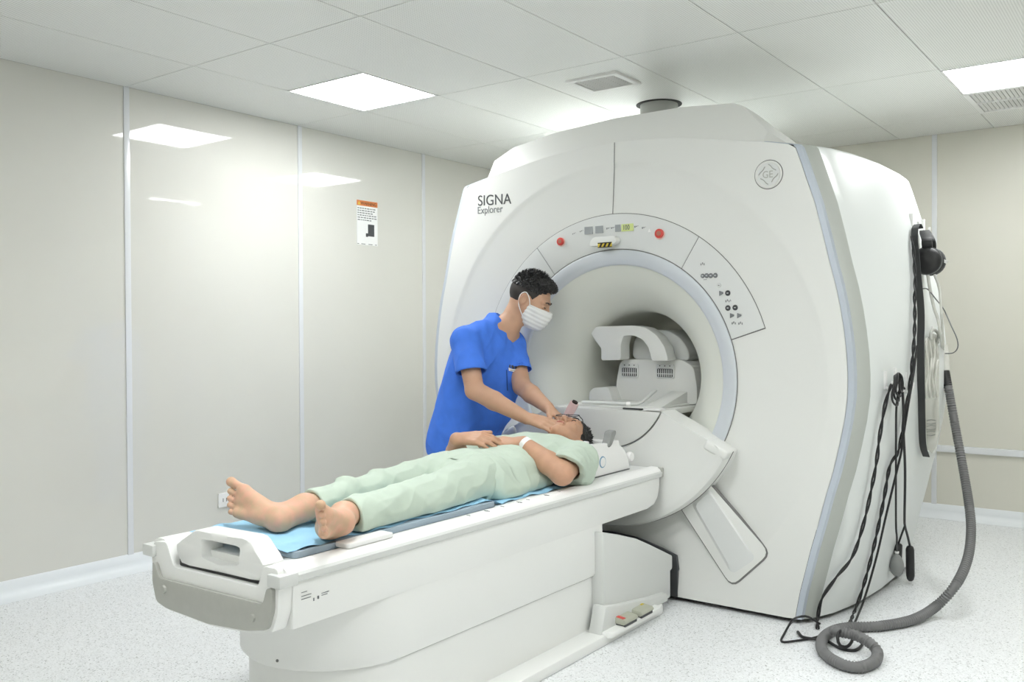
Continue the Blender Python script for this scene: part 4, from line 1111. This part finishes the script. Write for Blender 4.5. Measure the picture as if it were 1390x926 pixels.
def head(vol, c, f, l, u_, sc=.93, neck=None):
    """c head centre (between the ears), axes forward, left, up"""
    R = [f, l, u_]; P = lambda a, b, h: np.array(c)+(f*a+l*b+u_*h)*sc; E = lambda *r: tuple(x*sc for x in r)
    vol.ell(P(-.012, 0, .035), E(.098, .076, .088), R, .02)
    vol.ell(P(.035, 0, .005), E(.06, .062, .085), R, .025)
    vol.ell(P(.04, 0, -.055), E(.048, .05, .052), R, .03)
    vol.ell(P(.066, 0, -.096), E(.024, .026, .018), R, .025)          # chin
    for s_ in (1, -1):
        vol.cone(P(-.005, s_*.058, -.03), P(.045, s_*.034, -.085), .016*sc, .014*sc, .03)   # jaw
        vol.ell(P(.066, s_*.038, -.018), E(.022, .024, .02), R, .02)  # cheek
        vol.ell(P(.098, s_*.033, .012), E(.02, .019, .012), R, .012, 's')  # socket
        vol.cone(P(.09, s_*.012, .03), P(.082, s_*.05, .03), .011*sc, .009*sc, .012)        # brow
        vol.ell(P(.082, s_*.033, .011), E(.015, .016, .011), R, .003)  # eyelid
        ea = [nv(f*.95-l*s_*.3), nv(l*s_*.95+f*.3), u_]
        vol.ell(P(-.012, s_*.079, .002), E(.02, .009, .032), ea, .004)
        vol.ell(P(-.006, s_*.086, .004), E(.010, .006, .018), ea, .003, 's')
    vol.cone(P(.094, 0, .02), P(.113, 0, -.022), .009*sc, .0125*sc, .010)     # nose
    for s_ in (1, -1): vol.ell(P(.102, s_*.012, -.027), E(.010, .0085, .008), R, .006)
    vol.cone(P(.093, -.016, -.055), P(.093, .016, -.055), .0075*sc, .0075*sc, .008)
    vol.cone(P(.090, -.014, -.067), P(.090, .014, -.067), .008*sc, .008*sc, .006)
    return P

def strands(name, pts, nrm, dirs, ln, wd, mt, parent):
    mb = MB()
    for p, n_, d_, L in zip(pts, nrm, dirs, ln):
        s_ = np.cross(n_, d_); s_ = s_/(np.linalg.norm(s_)+1e-9)*wd
        q = p+nv(n_*.35+d_*.9)*L; mid = p+nv(n_*.8+d_*.5)*L*.55
        mb.add([p-s_, p+s_, mid+s_*.8, mid-s_*.8, q], [(0, 1, 2, 3), (3, 2, 4)])
    return build(name, mb, mt, parent, smooth=None)

# ------------------------------------------------------------------ patient
def wr(seed, fs, aniso=(1, 1, 1)):
    r = np.random.default_rng(seed); ks = [(r.normal(size=3)*np.array(aniso)*f, r.uniform(0, 6.28)) for f in fs for _ in range(3)]
    def fn(x, y, z):
        o = 0
        for k_, p in ks: o = o+np.sin(k_[0]*x+k_[1]*y+k_[2]*z+p+1.3*np.sin(.5*(k_[1]*x+k_[2]*y+k_[0]*z)))
        return o/len(ks)
    return fn
def folds(seed, fs, aniso, sharp=2.0):
    r = np.random.default_rng(seed); ks = [(r.normal(size=3)*np.array(aniso)*f, r.uniform(0, 6.28)) for f in fs for _ in range(2)]
    def fn(x, y, z):
        o = 0
        for k_, p in ks:
            ph = k_[0]*x+k_[1]*y+k_[2]*z+p; ph = ph+.9*np.sin(.45*(k_[1]*x-k_[0]*y+k_[2]*z)+p*2)
            o = o-(1-np.abs(np.sin(ph)))**sharp+.3
        return o/len(ks)
    return fn
PX0 = -2.175
pat = empty('person', (PX0, 2.6, .635), 'person in pale green clothes lying on the table, bare feet, hands folded', 'person')
Hc = np.array((PX0-.003, 3.345, .748)); pf, pl_, pu = frame((-.02, -.10, 1), (0, 1, .06))
LSH, LEL, LWR = (-1.985, 3.11, .718), (-1.915, 2.895, .682), (-2.105, 2.905, .786)
RSH, REL, RWR = (-2.365, 3.14, .718), (-2.475, 2.93, .690), (-2.328, 2.757, .800)
V = Vol((-2.56, 1.56, .612), (-1.84, 3.50, .90), .0032)
head(V, Hc, pf, pl_, pu)
V.cone((PX0, 3.12, .70), Hc+pu*-.03+pf*-.025, .055, .052, .025)
V.ell((PX0, 3.02, .710), (.15, .18, .07), None, .03); V.ell((PX0, 2.74, .68), (.13, .22, .05), None, .03)
for A, B, C_ in ((LSH, LEL, LWR), (RSH, REL, RWR)):
    V.cone((PX0, 3.12, .725), A, .06, .052, .03); V.cone(A, B, .050, .045, .015); V.cone(B, (np.array(B)*.65+np.array(C_)*.35), .044, .045, .012); V.cone((np.array(B)*.65+np.array(C_)*.35), C_, .045, .0285, .012)
hand(V, LWR, (-1, -.36, .02), (-.25, .25, -1), -1, [.15, .17, .19, .24], .05, sc=1.05)
hand(V, RWR, (.90, .32, .08), (-.30, .32, -.85), 1, [.34, .34, .36, .40], .04, sc=1.08, thumb_out=.35, thumb_curl=.1)
LAN, RAN = np.array((-1.988, 1.832, .692)), np.array((-2.178, 1.848, .692))
LKN, RKN = (-2.03, 2.23, .688), (-2.235, 2.24, .690)
V.cone((-2.09, 2.56, .69), LKN, .05, .045, .02); V.cone(LKN, LAN, .045, .032, .02)
V.cone((-2.26, 2.56, .69), RKN, .05, .045, .02); V.cone(RKN, RAN, .045, .032, .02)
tR = nv((-.19, -.050, .066)); nR = nv(-np.array((2.2, -1.75, .35))); nR = nv(nR-tR*(nR@tR)); foot_build(V, (-2.168, 1.742, .672), tR, np.cross(nR, tR), nR, RAN, .97)
tL = nv((.105, -.115, .052)); nL = nv((.82, .55, .18)); nL = nv(nL-tL*(nL@tL)); foot_build(V, (-1.985, 1.765, .670), tL, np.cross(tL, nL), nL, LAN, .90)
V.plane((0, 0, .638), (0, 0, -1), ((-2.6, 1.5, .6), (-1.8, 2.55, .7))); V.plane((0, 0, .6165), (0, 0, -1))
sdf_obj('body', V, 'skin2', pat, keep=1)
# eyes, brows, lips
HP_ = lambda a, b, h: Vector(Hc+(pf*a+pl_*b+pu*h)*.93)
def face_bits(par, P, f, l, u_, closed=False):
    for s_ in (1, -1):
        c = P(.0905, s_*.033, .0125)
        mb = MB().tube([P(.0885, s_*.019, .009), P(.0955, s_*.027, .0075), P(.097, s_*.034, .0075), P(.0925, s_*.045, .009)], .0022, 6)
        build('eyelash', mb, 'brow', par, smooth=60)
        mb = MB().tube([P(.1005, s_*.013, .030), P(.1015, s_*.025, .0355), P(.0975, s_*.04, .036), P(.0875, s_*.052, .031)], lambda i: .0042-.0007*i, 6)
        build('eyebrow', mb, 'brow', par, smooth=60)
face_bits(pat, HP_, pf, pl_, pu)
build('lips', MB().tube([HP_(.0935, -.022, -.061), HP_(.0995, -.01, -.060), HP_(.1005, 0, -.061), HP_(.0995, .01, -.060), HP_(.0935, .022, -.061)], lambda i: (.003, .0052, .0055, .0052, .003)[i], 8), 'lip', pat, smooth=60)
# patient hair
E_ = .93
V = Vol(Hc-.16, Hc+.17, .003); R_ = [pf, pl_, pu]
V.ell(Hc+(pf*-.012+pu*.035)*E_, (.108*E_, .086*E_, .099*E_), R_, 0)
V.ell(Hc+(pf*.085+pu*-.035)*E_, (.10*E_, .095*E_, .105*E_), R_, .008, 's')
V.plane(Hc+(pu*-.035)*E_, -pu); V.plane(Hc+(pf*.02+pu*0)*E_, (-pu+pf*.75)/1.2, None)
V.disp(wr(5, (260, 400)), .006)
ph = sdf_obj('hair', V, 'hair', pat, relax=1)
r5 = np.random.default_rng(5); pts, nn, dd, ll = [], [], [], []
while len(pts) < 900:
    q = nv(r5.normal(size=3)); loc = np.array((q[0]*.108, q[1]*.086, q[2]*.099))
    if q[2] < .3 and q[0] > .1: continue
    if q[0]*.108-.012 > .05 and q[2] < .75: continue
    if q[2] < -.35: continue
    wp = Hc+(pf*(loc[0]-.012)+pl_*loc[1]+pu*(loc[2]+.035))*E_
    pts.append(wp); nn.append(nv(pf*q[0]+pl_*q[1]+pu*q[2])); dd.append(nv(pu*.3+pf*-.5+r5.normal(size=3)*.5)); ll.append(r5.uniform(.008, .018))
strands('hair_strands', pts, nn, dd, ll, .0022, 'hair', ph)
# glasses
gl = empty('eyeglasses', tuple(HP_(.11, 0, .01)), 'thin dark-framed eyeglasses worn by the lying patient', 'glasses')
for s_ in (1, -1):
    c = HP_(.118, s_*.034, .008); F_, L_, U_ = Vector(pf), Vector(pl_), Vector(pu)
    ring = [c+L_*(.026*math.cos(a)*abs(math.cos(a))**-.25)+U_*(.019*math.sin(a)*abs(math.sin(a)+1e-6)**-.2) for a in frange(.01, 2*math.pi+.01, 25)]
    build('rim', MB().tube(ring, .0017, 6), 'black', gl, smooth=60)
    build('lens', MB().add(ring[:-1], [tuple(range(24))]), 'lens', gl, smooth=None)
    build('temple', MB().tube([HP_(.117, s_*.062, .012), HP_(.10, s_*.078, .014), HP_(.04, s_*.085, .014), HP_(-.015, s_*.086, .012), HP_(-.03, s_*.084, -.008)], .0019, 6), 'black', gl, smooth=60)
build('bridge', MB().tube([HP_(.119, -.009, .012), HP_(.121, 0, .015), HP_(.119, .009, .012)], .0017, 6), 'black', gl, smooth=60)
# shirt
V = Vol((-2.53, 2.55, .612), (-1.84, 3.36, .88), .0035)
V.ell((PX0, 3.03, .706), (.185, .235, .102), None, .03); V.ell((PX0, 2.78, .688), (.172, .25, .088), None, .04)
V.ell((PX0, 2.63, .682), (.188, .13, .101), None, .04)
for sg in (1, -1):
    V.cone((PX0+sg*.07, 3.13, .722), (PX0+sg*.16, 3.11, .710), .068, .066, .04)
    V.cone((PX0+sg*.15, 2.95, .645), (PX0+sg*.165, 2.63, .640), .035, .038, .03)
V.cone((PX0, 3.17, .715), (PX0, 3.24, .735), .068, .056, .03)
for sg, EL in ((1, LEL), (-1, REL)):
    W = Vol((-2.53, 2.55, .612), (-1.84, 3.36, .88), .0035)
    A_ = np.array((PX0+sg*.19, 3.118, .708)); B_ = np.array(EL); dv = nv(B_-A_)
    W.cone((PX0+sg*.15, 3.112, .710), A_, .066, .070, .02); W.cone(A_, A_+dv*min(.26, .9*np.linalg.norm(B_-A_)), .071, .080, .02)
    W.cone((PX0+sg*.20, 3.125, .69), (PX0+sg*.24, 3.07, .655), .07, .055, .03)
    W.disp(folds(17, (28, 45), (1, .6, 1)), .006)
    W.plane((PX0+sg*.23, 2.985, .650), (sg*.10, -.70, -.66))
    W.cone(A_+dv*.06, A_+dv*.34, .048, .062, 0, 's')
    V.merge(W, .012)
V.disp(folds(11, (16, 30), (1.2, .8, .6)), .013); V.disp(wr(12, (60,), (1.2, .5, 1)), .0018)
V.plane((0, 2.62, .70), (0.05, -1, -.15))
V.cone((PX0, 3.20, .785), (PX0, 3.30, .765), .050, .062, .01, 's'); V.cone((PX0, 3.22, .79), (PX0, 3.12, .83), .045, .012, .01, 's')
V.plane((0, 0, .6385), (0, 0, -1), ((-2.6, 1.6, .6), (-1.8, 2.55, .7))); V.plane((0, 0, .617), (0, 0, -1))
sh_ = sdf_obj('shirt', V, 'gown', pat, keep=1, relax=5)
# trousers
V = Vol((-2.46, 1.80, .612), (-1.86, 2.80, .84), .0035)
V.ell((PX0, 2.62, .685), (.158, .16, .080), None, .03)
for sg, KN, AN in ((1, LKN, LAN), (-1, RKN, RAN)):
    V.cone((PX0+sg*.085, 2.60, .69), KN, .086, .062, .025); V.cone(KN, AN, .062, .050, .02)
    V.cone((PX0+sg*.10, 2.55, .665), (KN[0]+sg*.015, KN[1], .662), .07, .055, .03)
    V.cone((KN[0]+sg*.01, KN[1], .665), (AN[0], AN[1]+.03, .668), .055, .045, .02)
V.disp(folds(21, (16, 30), (1.2, .6, .8)), .012); V.disp(wr(22, (60,), (1.2, .5, 1)), .0015)
V.ell((-2.22, 2.06, .735), (.05, .022, .02), None, .025)
for AN, yb in ((LAN, 1.862), (RAN, 1.885)):
    V.plane((AN[0], yb, AN[2]), (0.1, -1, -.1), ((AN[0]-.09, 1.7, .6), (AN[0]+.09, 2.0, .8)))
    kd = nv(np.array(LKN if AN is LAN else RKN)-AN); V.cone(AN-kd*.03, AN+kd*.05, .041, .037, 0, 's')
V.plane((0, 2.75, 0), (0, 1, 0)); V.plane((0, 0, .6385), (0, 0, -1), ((-2.6, 1.6, .6), (-1.8, 2.55, .7))); V.plane((0, 0, .617), (0, 0, -1))
sdf_obj('trousers', V, 'gown', pat, keep=1, relax=5)
# wristband
wv_ = Vector(np.array(LWR)-np.array(LEL)).normalized(); wc = Vector(LWR)-wv_*.012
uu = wv_.orthogonal().normalized(); vv = wv_.cross(uu)
loops = [[wc+wv_*h+(uu*math.cos(a)+vv*math.sin(a))*r for a in frange(0, 2*math.pi*27/28, 28)] for h, r in ((-.011, .0295), (-.011, .0315), (.011, .0305), (.011, .0285))]
wbnd = build('wristband', MB().loft(loops+[loops[0]]), 'white', None, smooth=40)
setp(wbnd, 'white paper wristband round the patient\'s near wrist', 'wristband')
mb = MB()
for k in range(5): mb.tube([wc+wv_*(-.007+.0035*k)+(uu*math.cos(a)+vv*math.sin(a))*.0313 for a in frange(4.0, 5.2, 6)], .0007, 4)
build('print', mb, 'midink', wbnd, smooth=None)

# ------------------------------------------------------------------ technician
tec = empty('person', (-2.80, 3.37, 0), 'person in blue scrubs and white face mask leaning over the patient', 'person')
HS = 1.0
Tc = np.array((-2.555, 3.575, 1.378)); tf, tl_, tu = frame((.88, .36, -.50), (.4, .16, 1))
tRS, tRE, tRW = (-2.688, 3.250, 1.185), (-2.565, 3.165, .965), (-2.325, 3.232, .846)
tLS, tLE, tLW = (-2.658, 3.578, 1.165), (-2.525, 3.472, .968), (-2.315, 3.385, .882)
V = Vol((-2.97, 3.06, .66), (-2.03, 3.78, 1.56), .0034)
head(V, Tc, tf, tl_, tu, HS)
V.cone((-2.65, 3.49, 1.20), Tc+(tf*-.03+tu*-.05)*HS, .058, .055, .03)
V.ell((-2.71, 3.44, 1.09), (.095, .15, .17), None, .03); V.cone((-2.80, 3.37, .76), (-2.74, 3.41, 1.0), .10, .095, .03)
V.cone(tRS, tLS, .052, .052, .03); V.cone((-2.645, 3.50, 1.255), tRS, .045, .05, .03); V.cone((-2.645, 3.50, 1.255), tLS, .045, .05, .03)
for A, B, C_ in ((tRS, tRE, tRW), (tLS, tLE, tLW)):
    m_ = np.array(B)*.62+np.array(C_)*.38
    V.cone(A, B, .050, .043, .015); V.cone(B, m_, .043, .0425, .012); V.cone(m_, C_, .0425, .0275, .012)
hand(V, tRW, (.95, .22, -.20), (-.15, .45, -.85), 1, [.16, .16, .18, .22], .03, sc=1.02, thumb_out=.5)
hand(V, tLW, (.80, -.15, -.42), (-.1, -.2, -.9), -1, [.3, .3, .3, .3], .03, thumb_out=.4)
sdf_obj('body', V, 'skin', tec, keep=1)
TP = lambda a, b, h: Vector(Tc+(tf*a+tl_*b+tu*h)*HS)
face_bits(tec, TP, tf, tl_, tu)
# hair
V = Vol(Tc-.17, Tc+.18, .003); R_ = [tf, tl_, tu]
V.ell(Tc+(tf*-.012+tu*.037)*HS, (.107*HS, .083*HS, .101*HS), R_, 0)
V.ell(Tc+(tf*.02+tu*.105)*HS, (.085*HS, .066*HS, .040*HS), R_, .02)
V.ell(Tc+(tf*.090+tu*.0)*HS, (.085*HS, .10*HS, .085*HS), R_, .008, 's')
V.plane(Tc+(tf*-.02+tu*.052)*HS, nv(-tu+tf*.05)); 
V.disp(wr(6, (240, 380)), .007)
th_ = sdf_obj('hair', V, 'hair', tec, relax=1)
V = Vol(Tc-.17, Tc+.18, .003)
V.ell(Tc+(tf*-.013+tu*.035)*HS, (.1015*HS, .0795*HS, .092*HS), R_, 0)
V.plane(Tc+(tf*-.02+tu*-.035)*HS, nv(-tu-tf*.12)); V.plane(Tc+(tf*.035)*HS, nv(tf-tu*.25))
V.cone(Tc+(tl_*-.085)*HS, Tc+(tl_*-.07+tf*-.004)*HS, .032, .034, 0, 's'); V.cone(Tc+(tl_*.085)*HS, Tc+(tl_*.07+tf*-.004)*HS, .032, .034, 0, 's')
sdf_obj('hair_fade', V, 'stubble', tec, relax=1, keep=1)
pts, nn, dd, ll = [], [], [], []
while len(pts) < 1500:
    q = nv(r5.normal(size=3))
    if q[2] < .28 or (q[0] > .75 and q[2] < .6): continue
    loc = np.array((q[0]*.105-.012, q[1]*.081, q[2]*.112+.036))
    pts.append(Tc+(tf*loc[0]+tl_*loc[1]+tu*loc[2])*HS); nn.append(nv(tf*q[0]+tl_*q[1]+tu*q[2])); dd.append(nv(tf*.9+tu*.25+r5.normal(size=3)*.35)); ll.append(r5.uniform(.012, .028)*(.5+.5*min(1, q[2]*1.3)))
strands('hair_strands', pts, nn, dd, ll, .0024, 'hair', th_)
# face mask
V = Vol(Tc-.17, Tc+.18, .003); head(V, Tc, tf, tl_, tu, HS)
V.ell(Tc+(tf*.082+tu*-.045)*HS, (.050*HS, .052*HS, .066*HS), R_, .03); V.d -= .0045
V.plane(Tc+(tf*.10+tu*-.004)*HS, nv(tu-tf*.05)); V.plane(Tc+(tf*.018+tu*-.05)*HS, nv(-tf+tu*.15)); V.plane(Tc+(tu*-.122)*HS, nv(-tu+tf*.1))
V.disp(lambda x, y, z: np.sin(((x-Tc[0])*tu[0]+(y-Tc[1])*tu[1]+(z-Tc[2])*tu[2])*330), .0012)
mk = setp(sdf_obj('face_mask', V, 'mask', None, loc=Tc+tu*-.1, relax=1, keep=1), 'white surgical face mask worn by the standing technician', 'face mask')
for s_ in (1, -1):
    build('ear_loop', MB().tube(spline([TP(.03, s_*.066, -.012), TP(.012, s_*.078, .02), TP(-.012, s_*.087, .038), TP(-.032, s_*.085, .015), TP(-.02, s_*.078, -.03), TP(.02, s_*.062, -.075)], .008), .0024, 6), 'white', mk, smooth=60)
# scrub top
V = Vol((-2.99, 3.04, .60), (-2.44, 3.82, 1.32), .0036)
V.cone((-2.80, 3.275, .70), (-2.715, 3.33, 1.10), .125, .110, .03); V.cone((-2.80, 3.455, .70), (-2.705, 3.505, 1.10), .125, .110, .03)
V.cone((-2.795, 3.375, .68), (-2.70, 3.44, 1.12), .135, .118, .03)
V.cone((-2.725, 3.47, .85), (-2.640, 3.515, 1.07), .118, .098, .03); V.cone(tRS, tLS, .066, .062, .04); V.cone((-2.675, 3.48, 1.245), tRS, .064, .066, .03); V.cone((-2.675, 3.50, 1.245), tLS, .060, .062, .03)
V.cone((-2.69, 3.47, 1.18), (-2.672, 3.495, 1.275), .08, .066, .03)
V.disp(folds(31, (14, 26), (1, 1, .45)), .016); V.disp(wr(32, (60,), (1, 1, .4)), .0016)
for sd, (A, B) in enumerate(((tRS, tRE), (tLS, tLE))):
    W = Vol((-2.99, 3.04, .60), (-2.44, 3.82, 1.32), .0036)
    A_, B_ = np.array(A), np.array(B); d_ = nv(B_-A_)
    W.cone(A_, A_+(B_-A_)*.9, *((.068, .078) if sd == 0 else (.062, .068)), .03); W.disp(folds(33+sd, (24,), (1, 1, .8)), .007)
    W.plane(A_+(B_-A_)*.64, d_*.75+np.array((0, 0, -.6))); W.cone(A_+(B_-A_)*.45, B_, .058, .068, 0, 's')
    V.merge(W, .014)
V.cone((-2.60, 3.525, 1.32), (-2.575, 3.495, 1.165), .070, .014, .006, 's'); V.cone((-2.645, 3.505, 1.275), (-2.62, 3.53, 1.37), .058, .078, .006, 's')
V.plane((0, 0, .645), (0, 0, -1))
top_ = sdf_obj('scrub_top', V, 'scrub', tec, keep=1, relax=5)
# trousers and shoes
V = Vol((-3.0, 3.12, .05), (-2.62, 3.66, .80), .005)
for y_ in (3.285, 3.465):
    V.cone((-2.80, y_, .74), (-2.82, y_, .42), .105, .08, .02); V.cone((-2.82, y_, .42), (-2.84, y_, .07), .08, .07, .02)
V.ell((-2.80, 3.375, .70), (.115, .17, .12), None, .03); V.disp(wr(41, (30,), (1, 1, .5)), .006); V.plane((0, 0, .075), (0, 0, -1))
sdf_obj('scrub_trousers', V, 'scrub', tec, keep=1)
for y_ in (3.285, 3.465):
    V = Vol((-2.92, y_-.09, -.01), (-2.55, y_+.09, .16), .004)
    V.cone((-2.85, y_, .05), (-2.70, y_, .035), .045, .045, .02); V.cone((-2.70, y_, .035), (-2.64, y_, .03), .045, .035, .02); V.cone((-2.845, y_, .05), (-2.845, y_, .10), .044, .045, .01); V.plane((0, 0, .001), (0, 0, -1))
    sdf_obj('shoe', V, 'white', tec)
# chest pocket and name badge follow the front of the scrub top
bpy.context.view_layer.update()
def patch(o, quad, off, nu=8, nv_=8):
    vs = []
    for j in range(nv_+1):
        for i in range(nu+1):
            u, v = i/nu, j/nv_; a, b, c, d = quad
            x = (a[0]*(1-u)+b[0]*u)*(1-v)+(d[0]*(1-u)+c[0]*u)*v; y = (a[1]*(1-u)+b[1]*u)*(1-v)+(d[1]*(1-u)+c[1]*u)*v
            p, n_ = cast(o, x, y)
            if p is None: return None
            vs.append(p+n_*off)
    return MB().add(vs, [(j*(nu+1)+i, j*(nu+1)+i+1, (j+1)*(nu+1)+i+1, (j+1)*(nu+1)+i) for j in range(nv_) for i in range(nu)])
pq = patch(top_, ((687, 502), (709, 508), (706, 533), (688, 530)), .004)
if pq: build('chest_pocket', pq, 'scrub', tec, smooth=60)
for quad in (((686.5, 502), (688, 502.4), (689, 530.4), (687.5, 530)), ((687.5, 529.6), (706, 533), (706, 534), (687.5, 530.8))):
    pq2 = patch(top_, quad, .0045, 3, 3)
    if pq2: build('pocket_seam', pq2, 'navy', tec, smooth=60)
bq = patch(top_, ((690, 499), (710, 503.5), (710, 507.5), (690, 503)), .007, 4, 2)
if bq:
    bdg = setp(build('name_badge', bq, 'white', None, smooth=60), 'white name badge clipped to the blue scrub chest pocket', 'badge')
    for k in range(5):
        q = patch(top_, ((691+3.8*k, 495.2+.85*k), (693.2+3.8*k, 495.7+.85*k), (693.2+3.8*k, 499+.85*k), (691+3.8*k, 498.5+.85*k)), .006, 2, 2)
        if q: build('clip', q, 'ink', bdg, smooth=60)
    q = patch(top_, ((692, 501.2), (707, 504.6), (707, 505.4), (692, 502)), .0078, 3, 1)
    if q: build('badge_text', q, 'midink', bdg, smooth=None)
# pink tube beside the patient's face
q0, q1 = ony(769, 567, 3.52), ony(780, 547, 3.52)
tu_ = empty('pink_tube', (q0.x-.02, q0.y, .641), 'short pinkish tube with dark cap behind the patient\'s head', 'tube')
build('sleeve', MB().tube([Vector((q0.x-.02, q0.y, .641)), Vector((q0.x-.012, q0.y, .74)), q0, q0*.7+q1*.3, q0*.3+q1*.7, q1], lambda i: (.020, .020, .020, .021, .022, .021)[i], 16), 'pink', tu_, smooth=50)
build('cap', MB().tube([q1-(q1-q0).normalized()*.004, q1+(q1-q0).normalized()*.008], .014, 14), 'brow', tu_, smooth=50)
